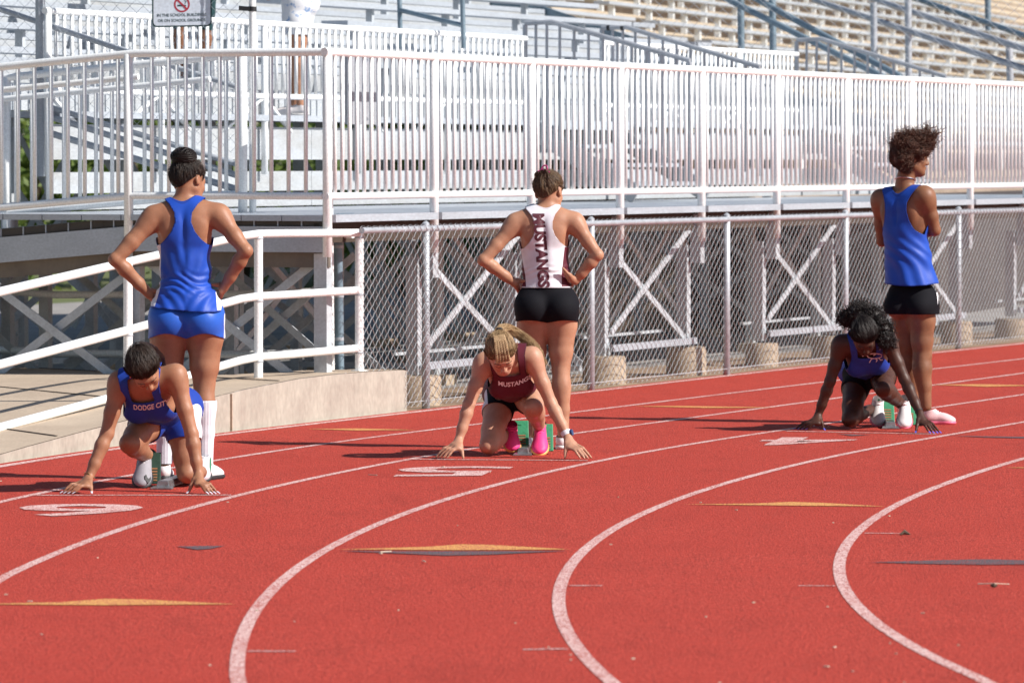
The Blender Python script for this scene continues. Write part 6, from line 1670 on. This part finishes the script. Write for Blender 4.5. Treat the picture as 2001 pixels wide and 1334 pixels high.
# ================================================================== STARTING BLOCKS
M['block_green'] = worn('green_pedal_rubber', (.030, .26, .12), (.02, .17, .08), .55, s1=10, s2=90, bstr=.1)
M['block_dark'] = worn('dark_green_pedal_rubber', (.012, .045, .028), (.008, .03, .02), .6, s1=10, s2=90, bstr=.1)
M['slot'] = mat('rusty_slot', (.26, .12, .05), .7)[0]
M['rail_metal'] = worn('scuffed_steel_rail', (.40, .41, .43), (.22, .22, .22), .38, .8, s1=20, s2=120, bstr=.05)
def pedal(e, c, yaw, w, hgt, mt, lean=.42):
    """wedge pedal: slotted rubber face leaning back on a steel side frame"""
    c = np.array(c); fw = np.array((math.sin(yaw), -math.cos(yaw), 0)); sd_ = np.array((math.cos(yaw), math.sin(yaw), 0)); up = np.array((0, 0, 1.0)); bk = -fw
    top = c + bk * hgt * lean + up * hgt
    th = bk * .018 - up * .004
    face = MB().hexa([c - sd_ * w / 2, c + sd_ * w / 2, c + sd_ * w / 2 + th, c - sd_ * w / 2 + th, top - sd_ * w / 2, top + sd_ * w / 2, top + sd_ * w / 2 + th, top - sd_ * w / 2 + th])
    po = face.build('pedal', mt, e, bevel=.004)
    d = nrm(top - c)
    for k in range(5):
        q = c + d * (hgt * (.12 + .10 * k)) + fw * .0015 - sd_ * w * .02
        MB().bar(q - sd_ * w * .32, q + sd_ * w * .32, .004, .008, up=d).build('slot', M['slot'], po)
    q = c + d * hgt * .95 + fw * .0015; MB().bar(q - sd_ * w * .3, q + sd_ * w * .05, .004, .012, up=d).build('badge', mt, po)
    for s_ in (-1, 1):
        o = sd_ * s_ * w * .36; mb = MB(); z0 = c + th + o; z1 = c + d * hgt * .82 + th + o; z2 = c + bk * hgt * 1.15 + o + up * .004
        t = sd_ * .006; mb.add([z0, z1, z2, z0 + t, z1 + t, z2 + t], [(0, 1, 2), (5, 4, 3), (0, 3, 4, 1), (1, 4, 5, 2), (2, 5, 3, 0)]); mb.build('side_plate', M['rail_metal'], po)
    return po
def block(label, rail_front, rail_len, yaw, pedals):
    rf = np.array(rail_front); e = empty('starting_block', (rf[0], rf[1], 0), label, 'starting block', 'starting blocks on the track')
    d = np.array((-math.sin(yaw), math.cos(yaw), 0)); s_ = np.array((math.cos(yaw), math.sin(yaw), 0))
    MB().hexa([rf - s_ * .035 + (0, 0, .006), rf + s_ * .035 + (0, 0, .006), rf + s_ * .035 + d * rail_len + (0, 0, .006), rf - s_ * .035 + d * rail_len + (0, 0, .006),
               rf - s_ * .026 + (0, 0, .042), rf + s_ * .026 + (0, 0, .042), rf + s_ * .026 + d * rail_len + (0, 0, .042), rf - s_ * .026 + d * rail_len + (0, 0, .042)]).build('centre_rail', M['rail_metal'], e, bevel=.003)
    fpl = rf - d * .05
    MB().hexa([fpl - s_ * .055 + (0, 0, .003), fpl + s_ * .055 + (0, 0, .003), fpl + s_ * .05 + d * .09 + (0, 0, .003), fpl - s_ * .05 + d * .09 + (0, 0, .003),
               fpl - s_ * .053 + (0, 0, .009), fpl + s_ * .053 + (0, 0, .009), fpl + s_ * .045 + d * .09 + (0, 0, .016), fpl - s_ * .045 + d * .09 + (0, 0, .016)]).build('anchor_plate', M['rail_metal'], e)
    for q in pedals: pedal(e, *q)
    return e
def gp_(x, Y, z=.02): 
    p = P(x, 900, Y); p[2] = z; return p
block('starting block with dark pedal in lane six under the athlete in lettered blue vest', gp_(318, 27.08, 0), .95, -.12,
      [(gp_(297, 27.20), .0, .085, .155, M['block_dark']), (gp_(398, 27.76), .0, .075, .165, M['block_green'])])
block('starting block with green pedals in lane five behind the pink shoes', gp_(1022, 30.16, 0), .95, -.05,
      [(gp_(1018, 30.44), .05, .092, .160, M['block_green']), (gp_(1067, 30.26), .05, .085, .150, M['block_green'])])
block('starting block with green pedals in lane four behind the white spiked shoes', gp_(1740, 33.16, 0), .95, -.05,
      [(gp_(1733, 33.50), .05, .10, .165, M['block_green']), (gp_(1776, 33.26), .05, .10, .14, M['block_green'])])

# ================================================================== SPECTATORS ON THE STAND
M['tee_green'] = cloth('dark_green_shirt', (.03, .10, .085), .8)
M['print_white'] = None
m_, N_, L_, b_ = mat('white_blue_print_cloth', (.72, .72, .74), .75)
n_ = noise(N_, L_, 24, 3, .6, vec=geopos(N_)); L_.new(ramp(N_, L_, n_, [(.55, (.74, .74, .76)), (.63, (.22, .34, .55))]), b_.inputs['Base Color']); M['print_white'] = m_
M['jeans'] = cloth('blue_jeans', (.05, .09, .17), .85)
M['dark_jeans'] = cloth('dark_teal_trousers', (.015, .05, .055), .85)
def simple_person(label, a, b, h, skin, top, bottom, face, facing, shorts=True, lean=0.0, arm_out=None, shoes='white_shoe', scale=1.0, hairm='hair_dark', pants=None):
    w = BW(a, b, h); p = Person('person', label, w, skin, None); f = nrm(np.array((*facing, 0))); up = nrm(np.array((0, 0, 1.0)) + f * lean); R0 = p.frame((0, 0, 1), f); R1 = p.frame(up, f); s_ = R0[0]; S_ = scale
    Pc = w + np.array((0, 0, .93 * S_)); Cc = Pc + up * .40 * S_
    SLx, SRx = Cc + up * .12 - R1[0] * .165, Cc + up * .12 + R1[0] * .165
    p.torso(Pc, Cc, R0, R1, SLx, SRx, hip=.165, waist=.14, chest=.15, glute=.088)
    p.neck(Cc + up * .15, Cc + up * .33 + f * .02, p.frame(up, f), scale=1.0)
    for sg, S in ((-1, SLx), (1, SRx)):
        if arm_out is not None and sg == arm_out[0]: E_, W_ = S + np.array(arm_out[1]), S + np.array(arm_out[2])
        else: E_ = S - up * .27 + s_ * sg * .05; W_ = E_ - up * .16 + f * .18
        p.arm(S, E_, W_); d = nrm(W_ - E_); k = [W_ + d * .07 + s_ * (.028 - .019 * i) for i in range(4)]; p.hand(W_, k, [q + d * .06 for q in k], thumb=(W_ + d * .03 + s_ * .03, W_ + d * .05 + s_ * .045, W_ + d * .075 + s_ * .05))
    ank = []
    for sg in (-1, 1):
        H = Pc - np.array((0, 0, .06)) + s_ * sg * .085; K = w + np.array((0, 0, .49 * S_)) + s_ * sg * .10 + f * .02 * sg; A = w + np.array((0, 0, .09)) + s_ * sg * .11 + f * .05 * sg
        p.leg(H, K, A, -f); ank.append((H, K, A))
    p.finish(.008)
    p.garment('shirt', M[top], .012, ('torso',), lambda V: np.minimum((V - Pc) @ up + .02, .09 - 0 * V[:, 0] + np.maximum(.46 - (V - Pc) @ up, -1)), h=.010)
    L0 = .30 if shorts else .84
    p.garment('shorts' if shorts else 'trousers', M[bottom], .014, ('torso', 'leg'), lambda V: np.minimum(Pc[2] + .07 - V[:, 2], V[:, 2] - (Pc[2] - L0)), h=.010, disp=folds(int(abs(a * 100)), .003))
    for H, K, A in ank:
        hp = np.array((A[0], A[1], h + .002)) - f * .06; shoe(p, hp, hp + f * .25, (0, 0, 1), (M[shoes], M['sole_white'], M['letter_white']))
    hair_cap(p, M[hairm], lambda q: np.where(q[:, 1] > .02, .11 - q[:, 1] + (q[:, 2] - .05), q[:, 2] + .07), infl=.012)
    return p
sa = a_at(578, 3.0)
simple_person('spectator in white printed shorts and dark green top leaning on the stand railing', sa, 2.98, F0, M['skin_light'], 'tee_green', 'print_white', 0, (-.95, .2), lean=.45, arm_out=(-1, (-.15, .02, -.22), (-.33, .0, -.36)))
sj = a_at(366, 3.6)
simple_person('spectator in dark trousers standing behind the no smoking sign', sj, 3.55, F0 + RISE, M['skin_brown'], 'jeans', 'dark_jeans', 0, (.3, -.95), shorts=False, shoes='grey_shoe')
